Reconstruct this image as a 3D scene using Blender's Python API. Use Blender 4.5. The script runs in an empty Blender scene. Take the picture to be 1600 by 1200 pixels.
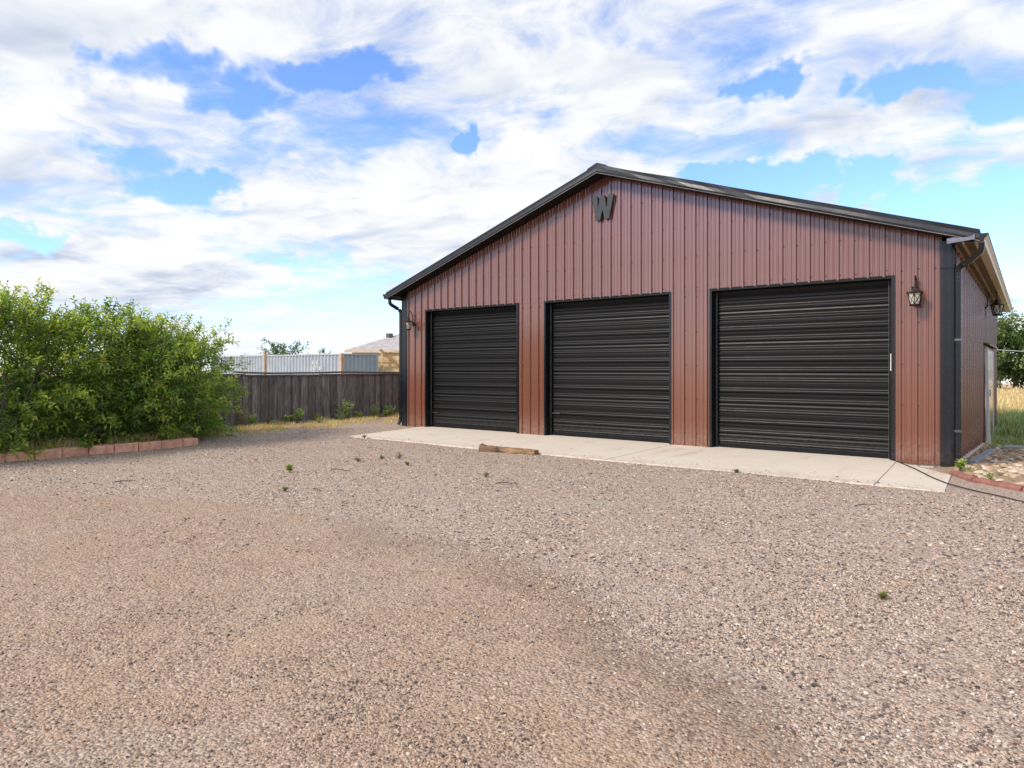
import bpy, math, random
import numpy as np
from mathutils import Vector, Matrix, noise as mnoise

SC = bpy.context.scene
COL = SC.collection
R = math.radians
rng = np.random.default_rng(7)
random.seed(7)

# ------------------------------------------------------------------ camera
CAMX, CAMY, CAMZ = 13.121, -12.487, 1.465
cam_data = bpy.data.cameras.new('camera')
cam = bpy.data.objects.new('camera', cam_data)
COL.objects.link(cam)
cam.location = (CAMX, CAMY, CAMZ)
cam.rotation_euler = (R(90), 0, R(37.312))
cam_data.sensor_width = 36
cam_data.lens = 24.008
cam_data.shift_y = -0.014375
cam_data.clip_end = 3000
SC.camera = cam

# ------------------------------------------------------------------ sun, exposure
SUN_AZ, SUN_EL = R(202), R(36)          # compass style: 0 = +Y, clockwise
sun_data = bpy.data.lights.new('sun', 'SUN')
sun_data.energy = 1.75
sun_data.angle = R(13)
sun_data.color = (1.0, 0.92, 0.80)
sun = bpy.data.objects.new('sun', sun_data)
COL.objects.link(sun)
_to_sun = Vector((math.sin(SUN_AZ) * math.cos(SUN_EL), math.cos(SUN_AZ) * math.cos(SUN_EL), math.sin(SUN_EL)))
sun.rotation_euler = _to_sun.to_track_quat('Z', 'Y').to_euler()
sun.location = (0, 0, 30)
SC.view_settings.view_transform = 'Standard'
SC.view_settings.look = 'None'
SC.view_settings.gamma = 1
SC.view_settings.use_curve_mapping = False
SC.view_settings.exposure = 1.13
SC.cycles.max_bounces = 6
SC.cycles.diffuse_bounces = 3
SC.cycles.glossy_bounces = 2
SC.cycles.transmission_bounces = 3
SC.cycles.transparent_max_bounces = 6
SC.cycles.caustics_reflective = False
SC.cycles.caustics_refractive = False


# ------------------------------------------------------------------ node helper
class NT:
    def __init__(self, tree):
        self.t = tree

    def n(self, typ, **kw):
        nd = self.t.nodes.new(typ)
        for k, v in kw.items():
            setattr(nd, k, v)
        return nd

    def set(self, sock, v):
        if isinstance(v, bpy.types.NodeSocket):
            self.t.links.new(v, sock)
        elif v is not None:
            if isinstance(v, (tuple, list)) and len(v) == 3 and sock.type == 'RGBA':
                v = (*v, 1)
            sock.default_value = v

    def m(self, op, a, b=None, c=None, clamp=False):
        nd = self.n('ShaderNodeMath', operation=op)
        nd.use_clamp = clamp
        self.set(nd.inputs[0], a)
        if b is not None:
            self.set(nd.inputs[1], b)
        if c is not None:
            self.set(nd.inputs[2], c)
        return nd.outputs[0]

    def vm(self, op, a, b=None):
        nd = self.n('ShaderNodeVectorMath', operation=op)
        self.set(nd.inputs[0], a)
        if b is not None:
            self.set(nd.inputs[1], b)
        return nd.outputs[0]

    def noise(self, vec, scale, detail=4, rough=0.5, dist=0.0, out='Fac'):
        nd = self.n('ShaderNodeTexNoise')
        self.set(nd.inputs['Vector'], vec)
        self.set(nd.inputs['Scale'], scale)
        nd.inputs['Detail'].default_value = detail
        nd.inputs['Roughness'].default_value = rough
        nd.inputs['Distortion'].default_value = dist
        return nd.outputs[out]

    def vor(self, vec, scale, feature='F1', out='Distance', rand=1.0):
        nd = self.n('ShaderNodeTexVoronoi', feature=feature)
        self.set(nd.inputs['Vector'], vec)
        self.set(nd.inputs['Scale'], scale)
        nd.inputs['Randomness'].default_value = rand
        return nd.outputs[out]

    def smooth(self, v, a, b, lo=0.0, hi=1.0):
        nd = self.n('ShaderNodeMapRange', interpolation_type='SMOOTHSTEP')
        self.set(nd.inputs[0], v)
        for i, q in enumerate((a, b, lo, hi)):
            self.set(nd.inputs[i + 1], q)
        return nd.outputs[0]

    def mix(self, f, a, b, mode='MIX'):
        nd = self.n('ShaderNodeMix', data_type='RGBA', blend_type=mode)
        self.set(nd.inputs[0], f)
        self.set(nd.inputs[6], a)
        self.set(nd.inputs[7], b)
        return nd.outputs[2]

    def ramp(self, f, stops, interp='LINEAR'):
        nd = self.n('ShaderNodeValToRGB')
        nd.color_ramp.interpolation = interp
        el = nd.color_ramp.elements
        while len(el) < len(stops):
            el.new(0.5)
        for e, (p, c) in zip(el, stops):
            e.position = p
            e.color = (*c, 1)
        self.set(nd.inputs[0], f)
        return nd.outputs[0]

    def sep(self, v):
        nd = self.n('ShaderNodeSeparateXYZ')
        self.set(nd.inputs[0], v)
        return nd.outputs[0], nd.outputs[1], nd.outputs[2]

    def comb(self, x, y, z):
        nd = self.n('ShaderNodeCombineXYZ')
        for i, q in enumerate((x, y, z)):
            self.set(nd.inputs[i], q)
        return nd.outputs[0]

    def bump(self, h, strength, dist, normal=None):
        nd = self.n('ShaderNodeBump')
        self.set(nd.inputs['Height'], h)
        nd.inputs['Strength'].default_value = strength
        nd.inputs['Distance'].default_value = dist
        if normal is not None:
            self.set(nd.inputs['Normal'], normal)
        return nd.outputs[0]


# ------------------------------------------------------------------ world: sky with broken cloud
def build_world():
    w = bpy.data.worlds.new('World')
    SC.world = w
    w.use_nodes = True
    t = NT(w.node_tree)
    w.node_tree.nodes.clear()
    out = t.n('ShaderNodeOutputWorld')
    bg = t.n('ShaderNodeBackground')
    sky = t.n('ShaderNodeTexSky', sky_type='NISHITA')
    sky.sun_disc = False
    sky.sun_elevation = SUN_EL
    sky.sun_rotation = SUN_AZ
    sky.altitude = 1500
    sky.air_density = 1.0
    sky.dust_density = 0.4
    sky.ozone_density = 2.0
    d = t.n('ShaderNodeTexCoord').outputs['Generated']
    x, y, z = t.sep(d)
    zc = t.m('MAXIMUM', z, 0.0)
    den = t.m('ADD', zc, 0.10)
    p = t.comb(t.m('DIVIDE', x, den), t.m('DIVIDE', y, den), 0.0)
    warp = t.noise(p, 1.6, 2, 0.55, 0, 'Color')
    wv = t.vm('SCALE', t.vm('SUBTRACT', warp, (0.5, 0.5, 0.5)))
    wv.node.inputs['Scale'].default_value = 0.5
    pw = t.vm('ADD', p, wv)
    # bands run away from the viewer to the left
    big = t.noise(t.vm('MULTIPLY', pw, (0.62, 1.0, 1.0)), 0.95, 5, 0.60)
    fine = t.noise(pw, 4.6, 5, 0.66)
    dens = t.m('ADD', big, t.m('MULTIPLY', t.m('SUBTRACT', fine, 0.5), 0.46))
    # openings and banks of the cloud field, as azimuth, elevation and half widths in degrees
    az = t.m('MULTIPLY', t.m('ARCTAN2', x, y), 180 / math.pi)
    el = t.m('MULTIPLY', t.m('ARCSINE', z), 180 / math.pi)
    nz = t.noise(d, 9.0, 4, 0.62, 0, 'Color')
    nx, ny, _ = t.sep(nz)
    az = t.m('ADD', az, t.m('MULTIPLY', t.m('SUBTRACT', nx, 0.5), 17.0))
    el = t.m('ADD', el, t.m('MULTIPLY', t.m('SUBTRACT', ny, 0.5), 8.0))
    total = None
    for a0, e0, sa, se, wgt in CLOUD_FIELD:
        u = t.m('DIVIDE', t.m('SUBTRACT', az, a0), sa)
        v = t.m('DIVIDE', t.m('SUBTRACT', el, e0), se)
        r2 = t.m('ADD', t.m('MULTIPLY', u, u), t.m('MULTIPLY', v, v))
        g = t.smooth(r2, 0.0, 1.0, wgt, 0.0)
        total = g if total is None else t.m('ADD', total, g)
    dens = t.m('ADD', dens, total)
    mask = t.smooth(dens, 0.295, 0.59)
    # thin veil low over the horizon
    up = t.vm('MULTIPLY', pw, (0.62 * 0.90, 0.90, 0.9))
    big2 = t.noise(up, 0.95, 4, 0.60)
    relief = t.m('MULTIPLY', t.m('SUBTRACT', big2, big), -1.5)
    shade = t.noise(t.vm('ADD', pw, (0.21, 0.13, 0.0)), 1.5, 4, 0.6)
    shade = t.m('ADD', t.m('ADD', t.m('MULTIPLY', shade, 0.62), t.m('MULTIPLY', fine, 0.38)), relief)
    cloud = t.ramp(shade, [(0.27, (1.70, 1.95, 2.42)), (0.41, (2.35, 2.52, 2.82)), (0.54, (2.92, 2.97, 3.04)), (0.72, (3.28, 3.20, 3.10))])
    hs = t.n('ShaderNodeHueSaturation')
    hs.inputs['Saturation'].default_value = 1.05
    hs.inputs['Value'].default_value = 1.0
    t.set(hs.inputs['Color'], sky.outputs[0])
    blue = t.mix(1.0, hs.outputs[0], SKY_TINT, 'MULTIPLY')
    hz = t.smooth(z, 0.0, 0.15, 0.40, 0.0)
    blue = t.mix(hz, blue, (2.10, 2.42, 2.85))
    colr = t.mix(mask, blue, cloud)
    t.set(bg.inputs['Color'], colr)
    bg.inputs['Strength'].default_value = 0.15
    t.t.links.new(bg.outputs[0], out.inputs[0])
    w.cycles.sampling_method = 'MANUAL'
    w.cycles.sample_map_resolution = 512


SKY_TINT = (0.74, 0.79, 0.97)
CLOUD_FIELD = [
    # blue openings
    (-64, 20.8, 8, 2.6, -0.28), (-52, 23.0, 8, 1.7, -0.22), (-68, 14.9, 5, 1.6, -0.18), (-62, 12.9, 6, 1.8, -0.24),
    (-74, 9.6, 5, 1.2, -0.2), (-40.5, 18.8, 2.6, 1.5, -0.25), (-17, 22.0, 3.5, 1.6, -0.24), (-18.5, 14.8, 7, 2.0, -0.36),
    (-7.5, 19.8, 4.5, 1.8, -0.27), (-2.0, 17.5, 4, 2.4, -0.26), (-1.0, 9.0, 11, 4.8, -0.42), (-10.0, 13.2, 5, 1.6, -0.26),
    (-52, 4.0, 13, 2.6, -0.10),
    # banks of cloud
    (-72, 22.5, 5, 2.4, 0.2), (-36, 14.0, 16, 5.0, 0.22), (-31, 22.0, 11, 4.0, 0.2), (-68, 7.5, 14, 2.2, 0.2),
    (-12, 17.6, 7, 1.6, 0.16), (-52, 13.0, 9, 5.0, 0.14), (-11, 10.5, 6, 1.4, 0.16),
]
build_world()


# ------------------------------------------------------------------ material helpers
MATS = {}


def new_mat(name):
    m = bpy.data.materials.new(name)
    m.use_nodes = True
    t = NT(m.node_tree)
    b = m.node_tree.nodes['Principled BSDF']
    MATS[name] = m
    return m, t, b


def simple(name, col, rough=0.5, metal=0.0, spec=0.5, var=0.12, vscale=6.0, bump=0.0, bscale=40.0, per_obj=0.0, col2=None, stretch=(1, 1, 1), coat=0.0, dirt=0.0):
    """painted, wooden or stone surface: a noise wanders between two tones, fine bump, tint per object"""
    m, t, b = new_mat(name)
    g = t.n('ShaderNodeTexCoord').outputs['Object']
    g = t.vm('MULTIPLY', g, stretch)
    oi = t.n('ShaderNodeObjectInfo').outputs['Random']
    g = t.vm('ADD', g, t.comb(t.m('MULTIPLY', oi, 37.0), t.m('MULTIPLY', oi, 11.0), 0.0)) if per_obj else g
    f = t.noise(g, vscale, 6, 0.62)
    f = t.smooth(f, 0.3, 0.7)
    c2 = col2 or tuple(c * (1 - 2.2 * var) for c in col)
    c1 = tuple(min(1, c * (1 + var)) for c in col)
    c = t.mix(f, c2, c1)
    if per_obj:
        k = t.m('ADD', t.m('MULTIPLY', oi, per_obj), 1 - per_obj / 2)
        c = t.mix(1.0, c, t.comb(k, k, k), 'MULTIPLY')
    if dirt:
        dn = t.smooth(t.noise(g, vscale * 2.7, 8, 0.7), 0.55, 0.72, 0, dirt)
        c = t.mix(dn, c, (0.30, 0.25, 0.20))
    t.set(b.inputs['Base Color'], c)
    b.inputs['Roughness'].default_value = rough
    t.set(b.inputs['Roughness'], t.m('ADD', t.m('MULTIPLY', t.noise(g, vscale * 3, 4), 0.24), rough - 0.12))
    b.inputs['Metallic'].default_value = metal
    b.inputs['Specular IOR Level'].default_value = spec
    b.inputs['Coat Weight'].default_value = coat
    if bump:
        t.set(b.inputs['Normal'], t.bump(t.noise(g, bscale, 6, 0.65), bump, 0.01))
    return m


def sheet_metal(name, col, rough, spec, wave, wscale, var=0.08, per_obj=0.06, coat=0.0, dirtcol=None, streak=None):
    """painted sheet steel with the slow dents of thin sheet, dust and faint streaks"""
    m, t, b = new_mat(name)
    pos = t.n('ShaderNodeNewGeometry').outputs['Position']
    oi = t.n('ShaderNodeObjectInfo').outputs['Random']
    f = t.noise(pos, 1.3, 6, 0.6)
    c = t.mix(f, tuple(q * (1 - var * 2) for q in col), tuple(q * (1 + var * 2) for q in col))
    k = t.m('ADD', t.m('MULTIPLY', oi, per_obj), 1 - per_obj / 2)
    c = t.mix(1.0, c, t.comb(k, k, k), 'MULTIPLY')
    st = t.noise(t.vm('MULTIPLY', pos, (26, 26, 0.7)), 1.0, 5, 0.6)
    c = t.mix(t.smooth(st, 0.5, 0.8, 0, 0.03), c, dirtcol or (0.35, 0.3, 0.26))
    if dirtcol:
        _, _, pz = t.sep(pos)
        low = t.m('MULTIPLY', t.smooth(pz, 0.0, 0.55, 0.55, 0.0), t.smooth(t.noise(pos, 14, 6, 0.7), 0.35, 0.7))
        c = t.mix(low, c, dirtcol)
        specks = t.smooth(t.vor(pos, 26), 0.03, 0.06, 0.5, 0.0)
        specks = t.m('MULTIPLY', specks, t.smooth(t.noise(pos, 3.1, 3), 0.52, 0.6))
        c = t.mix(specks, c, (0.5, 0.46, 0.42))
    t.set(b.inputs['Base Color'], c)
    t.set(b.inputs['Roughness'], t.m('ADD', t.m('MULTIPLY', t.noise(pos, 5, 6, 0.7), 0.22), rough - 0.11))
    b.inputs['Specular IOR Level'].default_value = spec
    b.inputs['Coat Weight'].default_value = coat
    b.inputs['Coat Roughness'].default_value = 0.17
    b.inputs['Coat IOR'].default_value = 1.85
    h = t.noise(pos, wscale, 3, 0.5)
    h2 = t.noise(pos, 160, 2, 0.5)
    nrm = t.bump(h, 1.0, wave)
    t.set(b.inputs['Normal'], t.bump(h2, 0.06, 0.002, nrm))
    return m


def leaf_mat(name, stops, trans=0.35, rough=0.45):
    """leaf colour from a stored random value on each leaf, with light coming through"""
    m, t, b = new_mat(name)
    a = t.n('ShaderNodeAttribute', attribute_name='tone').outputs['Fac']
    c = t.ramp(a, stops)
    t.set(b.inputs['Base Color'], c)
    b.inputs['Roughness'].default_value = rough
    b.inputs['Specular IOR Level'].default_value = 0.35
    tr = t.n('ShaderNodeBsdfTranslucent')
    t.set(tr.inputs['Color'], t.mix(1.0, c, (1.5, 1.6, 0.6), 'MULTIPLY'))
    mx = t.n('ShaderNodeMixShader')
    mx.inputs[0].default_value = trans
    t.t.links.new(b.outputs[0], mx.inputs[1])
    t.t.links.new(tr.outputs[0], mx.inputs[2])
    t.t.links.new(mx.outputs[0], t.t.nodes['Material Output'].inputs[0])
    return m


# ------------------------------------------------------------------ object helpers
WLOC = {}


def tag(o, label=None, cat=None, group=None, kind=None):
    if label: o['label'] = label
    if cat: o['category'] = cat
    if group: o['group'] = group
    if kind: o['kind'] = kind
    return o


def empty(name, loc, label=None, cat=None, group=None, kind=None, rz=0.0):
    o = bpy.data.objects.new(name, None)
    o.empty_display_size = 0.2
    COL.objects.link(o)
    o.location = loc
    o.rotation_euler = (0, 0, rz)
    WLOC[o] = Vector(loc)
    return tag(o, label, cat, group, kind)


class MB:
    def __init__(self):
        self.v, self.f = [], []

    def add(self, vs, fs):
        k = len(self.v)
        self.v += [tuple(q) for q in vs]
        self.f += [tuple(i + k for i in f) for f in fs]
        return self

    def box(self, a, b):
        (x0, y0, z0), (x1, y1, z1) = a, b
        vs = [(x0, y0, z0), (x1, y0, z0), (x1, y1, z0), (x0, y1, z0), (x0, y0, z1), (x1, y0, z1), (x1, y1, z1), (x0, y1, z1)]
        return self.add(vs, [(0, 3, 2, 1), (4, 5, 6, 7), (0, 1, 5, 4), (1, 2, 6, 5), (2, 3, 7, 6), (3, 0, 4, 7)])

    def bbox(self, a, b, e=0.006):
        """box with chamfered edges"""
        (x0, y0, z0), (x1, y1, z1) = a, b
        vs = []
        c = [(x0, x1), (y0, y1), (z0, z1)]
        idx = {}
        for ix in (0, 1):
            for iy in (0, 1):
                for iz in (0, 1):
                    P = [c[0][ix], c[1][iy], c[2][iz]]
                    s = [e if i == 0 else -e for i in (ix, iy, iz)]
                    for ax in range(3):
                        q = [P[k] + (s[k] if k != ax else 0) for k in range(3)]
                        idx[(ix, iy, iz, ax)] = len(vs)
                        vs.append(tuple(q))
        fs = []
        I = lambda *k: idx[k]
        for s in (0, 1):
            f = [I(s, 0, 0, 0), I(s, 1, 0, 0), I(s, 1, 1, 0), I(s, 0, 1, 0)]
            fs.append(f if s else f[::-1])
            f = [I(0, s, 0, 1), I(1, s, 0, 1), I(1, s, 1, 1), I(0, s, 1, 1)]
            fs.append(f[::-1] if s else f)
            f = [I(0, 0, s, 2), I(1, 0, s, 2), I(1, 1, s, 2), I(0, 1, s, 2)]
            fs.append(f if s else f[::-1])
        for i in (0, 1):
            for j in (0, 1):
                fs.append([I(0, i, j, 1), I(1, i, j, 1), I(1, i, j, 2), I(0, i, j, 2)])
                fs.append([I(i, 0, j, 0), I(i, 1, j, 0), I(i, 1, j, 2), I(i, 0, j, 2)])
                fs.append([I(i, j, 0, 0), I(i, j, 1, 0), I(i, j, 1, 1), I(i, j, 0, 1)])
        for i in (0, 1):
            for j in (0, 1):
                for k in (0, 1):
                    fs.append([I(i, j, k, 0), I(i, j, k, 1), I(i, j, k, 2)])
        return self.add(vs, fs)

    def tube(self, pts, rad, n=8, cap=True, flat=None):
        """round (or flattened) tube along a polyline; rad a number or one per point"""
        pts = [Vector(p) for p in pts]
        rads = rad if isinstance(rad, (list, tuple)) else [rad] * len(pts)
        k = len(self.v)
        up = Vector((0, 0, 1))
        prev = None
        for i, p in enumerate(pts):
            d = (pts[min(i + 1, len(pts) - 1)] - pts[max(i - 1, 0)])
            d = d.normalized() if d.length > 1e-9 else Vector((0, 0, 1))
            if prev is None:
                a = d.cross(up)
                if a.length < 0.05:
                    a = d.cross(Vector((1, 0, 0)))
            else:
                a = prev - d * prev.dot(d)
            a.normalize()
            prev = a
            b = d.cross(a)
            for j in range(n):
                th = 2 * math.pi * j / n
                q = p + a * (math.cos(th) * rads[i]) + b * (math.sin(th) * rads[i] * (flat or 1))
                self.v.append(tuple(q))
        for i in range(len(pts) - 1):
            for j in range(n):
                self.f.append((k + i * n + j, k + i * n + (j + 1) % n, k + (i + 1) * n + (j + 1) % n, k + (i + 1) * n + j))
        if cap:
            self.f.append(tuple(k + j for j in range(n))[::-1])
            self.f.append(tuple(k + (len(pts) - 1) * n + j for j in range(n)))
        return self

    def lathe(self, c, prof, n=12, rot=0.0):
        k = len(self.v)
        for r, z in prof:
            for j in range(n):
                th = 2 * math.pi * j / n + rot
                self.v.append((c[0] + r * math.cos(th), c[1] + r * math.sin(th), c[2] + z))
        for i in range(len(prof) - 1):
            for j in range(n):
                self.f.append((k + i * n + j, k + i * n + (j + 1) % n, k + (i + 1) * n + (j + 1) % n, k + (i + 1) * n + j))
        self.f.append(tuple(k + j for j in range(n))[::-1])
        self.f.append(tuple(k + (len(prof) - 1) * n + j for j in range(n)))
        return self

    def prism(self, poly, ext, axis='y'):
        """polygon in two axes pushed along the third; poly is counter-clockwise"""
        n = len(poly)
        e0, e1 = ext
        P = (lambda a, b, e: (a, e, b)) if axis == 'y' else ((lambda a, b, e: (a, b, e)) if axis == 'z' else (lambda a, b, e: (e, a, b)))
        vs = [P(a, b, e0) for a, b in poly] + [P(a, b, e1) for a, b in poly]
        fs = [tuple(range(n)), tuple(range(2 * n - 1, n - 1, -1))]
        fs += [(i, i + n, (i + 1) % n + n, (i + 1) % n) for i in range(n)]
        return self.add(vs, fs)

    def mesh(self, name):
        me = bpy.data.meshes.new(name)
        me.from_pydata(self.v, [], self.f)
        me.validate()
        me.update()
        return me


def fix_normals(me):
    import bmesh
    bm = bmesh.new()
    bm.from_mesh(me)
    bmesh.ops.recalc_face_normals(bm, faces=bm.faces)
    bm.to_mesh(me)
    bm.free()


def build(name, mb, mat, parent=None, smooth=False, recalc=True, loc=None, rot=None):
    """link one mesh object; coordinates are world ones unless loc is given (then local)"""
    me = mb.mesh(name) if isinstance(mb, MB) else mb
    if recalc and isinstance(mb, MB):
        fix_normals(me)
    if not me.materials:
        me.materials.append(MATS[mat] if isinstance(mat, str) else mat)
    o = bpy.data.objects.new(name, me)
    COL.objects.link(o)
    if loc is None:
        base = WLOC.get(parent, Vector((0, 0, 0)))
        if parent is None:
            c = Vector((0, 0, 0))
            if len(me.vertices):
                co = np.empty(len(me.vertices) * 3)
                me.vertices.foreach_get('co', co)
                co = co.reshape(-1, 3)
                c = Vector(((co[:, 0].min() + co[:, 0].max()) / 2, (co[:, 1].min() + co[:, 1].max()) / 2, co[:, 2].min()))
            me.transform(Matrix.Translation(-c))
            o.location = c
            WLOC[o] = c
        else:
            me.transform(Matrix.Translation(-base))
            WLOC[o] = base
    else:
        o.location = loc
        if rot: o.rotation_euler = rot
        WLOC[o] = WLOC.get(parent, Vector((0, 0, 0))) + Vector(loc)
    if parent is not None:
        o.parent = parent
    if smooth:
        me.polygons.foreach_set('use_smooth', [True] * len(me.polygons))
    return o


def np_mesh(name, verts, faces, mat, tone=None, smooth=False, nper=3):
    """big mesh from numpy arrays; faces all with nper corners"""
    me = bpy.data.meshes.new(name)
    nv, nf = len(verts), len(faces)
    me.vertices.add(nv)
    me.vertices.foreach_set('co', np.ascontiguousarray(verts, dtype=np.float32).ravel())
    me.loops.add(nf * nper)
    me.loops.foreach_set('vertex_index', np.ascontiguousarray(faces, dtype=np.int32).ravel())
    me.polygons.add(nf)
    me.polygons.foreach_set('loop_start', np.arange(0, nf * nper, nper, dtype=np.int32))
    me.polygons.foreach_set('loop_total', np.full(nf, nper, dtype=np.int32))
    if tone is not None:
        at = me.attributes.new('tone', 'FLOAT', 'FACE')
        at.data.foreach_set('value', np.ascontiguousarray(tone, dtype=np.float32))
    me.materials.append(MATS[mat])
    me.update(calc_edges=True)
    me.validate()
    if smooth:
        me.polygons.foreach_set('use_smooth', [True] * nf)
    return me


def link_mesh(name, me, parent=None, loc=(0, 0, 0)):
    o = bpy.data.objects.new(name, me)
    COL.objects.link(o)
    o.location = loc
    o.parent = parent
    WLOC[o] = WLOC.get(parent, Vector((0, 0, 0))) + Vector(loc)
    return o


def sstep(x, a, b):
    u = np.clip((np.asarray(x, float) - a) / (b - a), 0, 1)
    return u * u * (3 - 2 * u)


# ------------------------------------------------------------------ materials
sheet_metal('wall_brown', (0.168, 0.052, 0.027), 0.45, 0.3, 0.0012, 1.6, coat=1.0, dirtcol=(0.34, 0.20, 0.15))
sheet_metal('door_black', (0.0055, 0.0055, 0.0062), 0.42, 0.26, 0.0010, 2.0, var=0.05, per_obj=0.3, dirtcol=(0.05, 0.047, 0.043))
sheet_metal('trim_black', (0.006, 0.0065, 0.009), 0.27, 0.5, 0.005, 3.0, dirtcol=(0.05, 0.05, 0.05))
sheet_metal('rake_black', (0.0075, 0.0085, 0.012), 0.38, 0.5, 0.003, 3.0, dirtcol=(0.04, 0.04, 0.042))
simple('jamb_black', (0.006, 0.006, 0.007), 0.5, spec=0.22, var=0.2)
simple('groove_black', (0.006, 0.006, 0.007), 0.6, var=0.2)
simple('guide_grey', (0.11, 0.11, 0.105), 0.4, metal=0.4)
simple('lip_grey', (0.26, 0.255, 0.25), 0.4, metal=0.3)
simple('flash_grey', (0.17, 0.175, 0.21), 0.35, metal=0.4, bump=0.2, bscale=12)
simple('gutter_cream', (0.62, 0.55, 0.44), 0.4, var=0.05)
simple('soffit_brown', (0.13, 0.062, 0.034), 0.42, var=0.3, vscale=1.4, stretch=(1, 0.5, 1))
simple('batten_tan', (0.42, 0.31, 0.22), 0.55)
simple('screw_head', (0.07, 0.035, 0.028), 0.5)
simple('white_paint', (0.78, 0.77, 0.74), 0.45, var=0.04)
simple('concrete', (0.70, 0.60, 0.49), 0.85, var=0.06, vscale=3.5, bump=0.25, bscale=70, dirt=0.10)
m, t, b = new_mat('apron_concrete')
pos = t.n('ShaderNodeNewGeometry').outputs['Position']
c = t.mix(t.noise(pos, 1.7, 6, 0.65), (0.60, 0.51, 0.415), (0.74, 0.645, 0.535))
sm = t.noise(t.vm('MULTIPLY', pos, (2.6, 0.55, 1)), 1.0, 6, 0.7)
c = t.mix(t.smooth(sm, 0.54, 0.70, 0, 0.42), c, (0.40, 0.245, 0.165))
c = t.mix(t.smooth(t.noise(pos, 5.0, 7, 0.72), 0.58, 0.72, 0, 0.30), c, (0.33, 0.28, 0.235))
spot = t.m('MULTIPLY', t.smooth(t.vor(pos, 5.5), 0.05, 0.10, 0.75, 0.0), t.smooth(t.noise(pos, 1.1, 3), 0.45, 0.55))
c = t.mix(spot, c, (0.10, 0.08, 0.07))
edge_y = t.sep(pos)[1]
near_edge = t.m('MULTIPLY', t.smooth(edge_y, -2.75, -2.25, 0.6, 0.0), t.smooth(t.noise(pos, 9.0, 6, 0.7), 0.42, 0.62))
c = t.mix(near_edge, c, (0.40, 0.30, 0.225))
t.set(b.inputs['Base Color'], c)
b.inputs['Roughness'].default_value = 0.88
t.set(b.inputs['Normal'], t.bump(t.noise(pos, 60, 6, 0.65), 0.3, 0.008))
simple('concrete_grey', (0.38, 0.37, 0.35), 0.85, var=0.1, vscale=5, bump=0.3, bscale=60)
simple('block_red', (0.74, 0.40, 0.27), 0.9, var=0.12, vscale=9, bump=0.5, bscale=60, per_obj=0.22, dirt=0.35)
simple('curb_red', (0.30, 0.125, 0.095), 0.88, var=0.14, vscale=8, bump=0.5, bscale=50, per_obj=0.15, dirt=0.3)
simple('picket_wood', (0.215, 0.196, 0.184), 0.85, var=0.25, vscale=5, bump=0.7, bscale=16, per_obj=0.75, col2=(0.095, 0.086, 0.081), stretch=(5, 5, 0.6), dirt=0.22)
simple('rail_wood', (0.15, 0.132, 0.118), 0.85, var=0.2, vscale=5, bump=0.5, bscale=20, stretch=(5, 0.6, 5), dirt=0.2)
simple('post_wood', (0.50, 0.36, 0.25), 0.8, var=0.15, vscale=6, stretch=(5, 5, 0.8))
simple('osb', (0.76, 0.56, 0.32), 0.8, var=0.16, vscale=9)
simple('brace_wood', (0.42, 0.22, 0.10), 0.75, var=0.2, vscale=6, per_obj=0.3)
simple('container_paint', (0.36, 0.405, 0.455), 0.5, var=0.06, vscale=1.2, dirt=0.10)
simple('container_rust', (0.42, 0.20, 0.09), 0.8, var=0.3, vscale=3, col2=(0.50, 0.42, 0.34))
simple('container_white', (0.75, 0.74, 0.72), 0.6, var=0.1)
simple('stucco', (0.72, 0.58, 0.40), 0.9, var=0.05)
simple('fascia_tan', (0.72, 0.55, 0.42), 0.7, var=0.05)
simple('shingle', (0.46, 0.425, 0.40), 0.9, var=0.12, vscale=3, bump=0.4, bscale=8)
simple('far_white', (0.74, 0.74, 0.74), 0.6, var=0.04)
simple('cap_rust', (0.060, 0.040, 0.036), 0.5, var=0.25, vscale=12, metal=0.5)
simple('iron_black', (0.013, 0.012, 0.012), 0.45, metal=0.3)
simple('sign_iron', (0.024, 0.029, 0.034), 0.5, var=0.14, vscale=10, metal=0.2, bump=0.15, bscale=60)
simple('bulb_cream', (0.85, 0.74, 0.52), 0.4, var=0.02)
simple('bark', (0.10, 0.070, 0.055), 0.9, var=0.3, vscale=14, bump=0.5, bscale=30, stretch=(2, 2, 0.5))
simple('twig_grey', (0.22, 0.17, 0.15), 0.85, var=0.2, vscale=14)
simple('cable_black', (0.016, 0.016, 0.016), 0.5)
simple('wire_pale', (0.5, 0.5, 0.5), 0.5)
simple('board_grey', (0.33, 0.34, 0.37), 0.8, var=0.12, vscale=9, stretch=(4, 0.5, 1), bump=0.3, bscale=30)

m, t, b = new_mat('pane_glass')
b.inputs['Base Color'].default_value = (0.86, 0.80, 0.68, 1)
b.inputs['Roughness'].default_value = 0.25
tr = t.n('ShaderNodeBsdfTransparent')
mx = t.n('ShaderNodeMixShader')
mx.inputs[0].default_value = 0.45
t.t.links.new(b.outputs[0], mx.inputs[1])
t.t.links.new(tr.outputs[0], mx.inputs[2])
t.t.links.new(mx.outputs[0], t.t.nodes['Material Output'].inputs[0])

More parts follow.
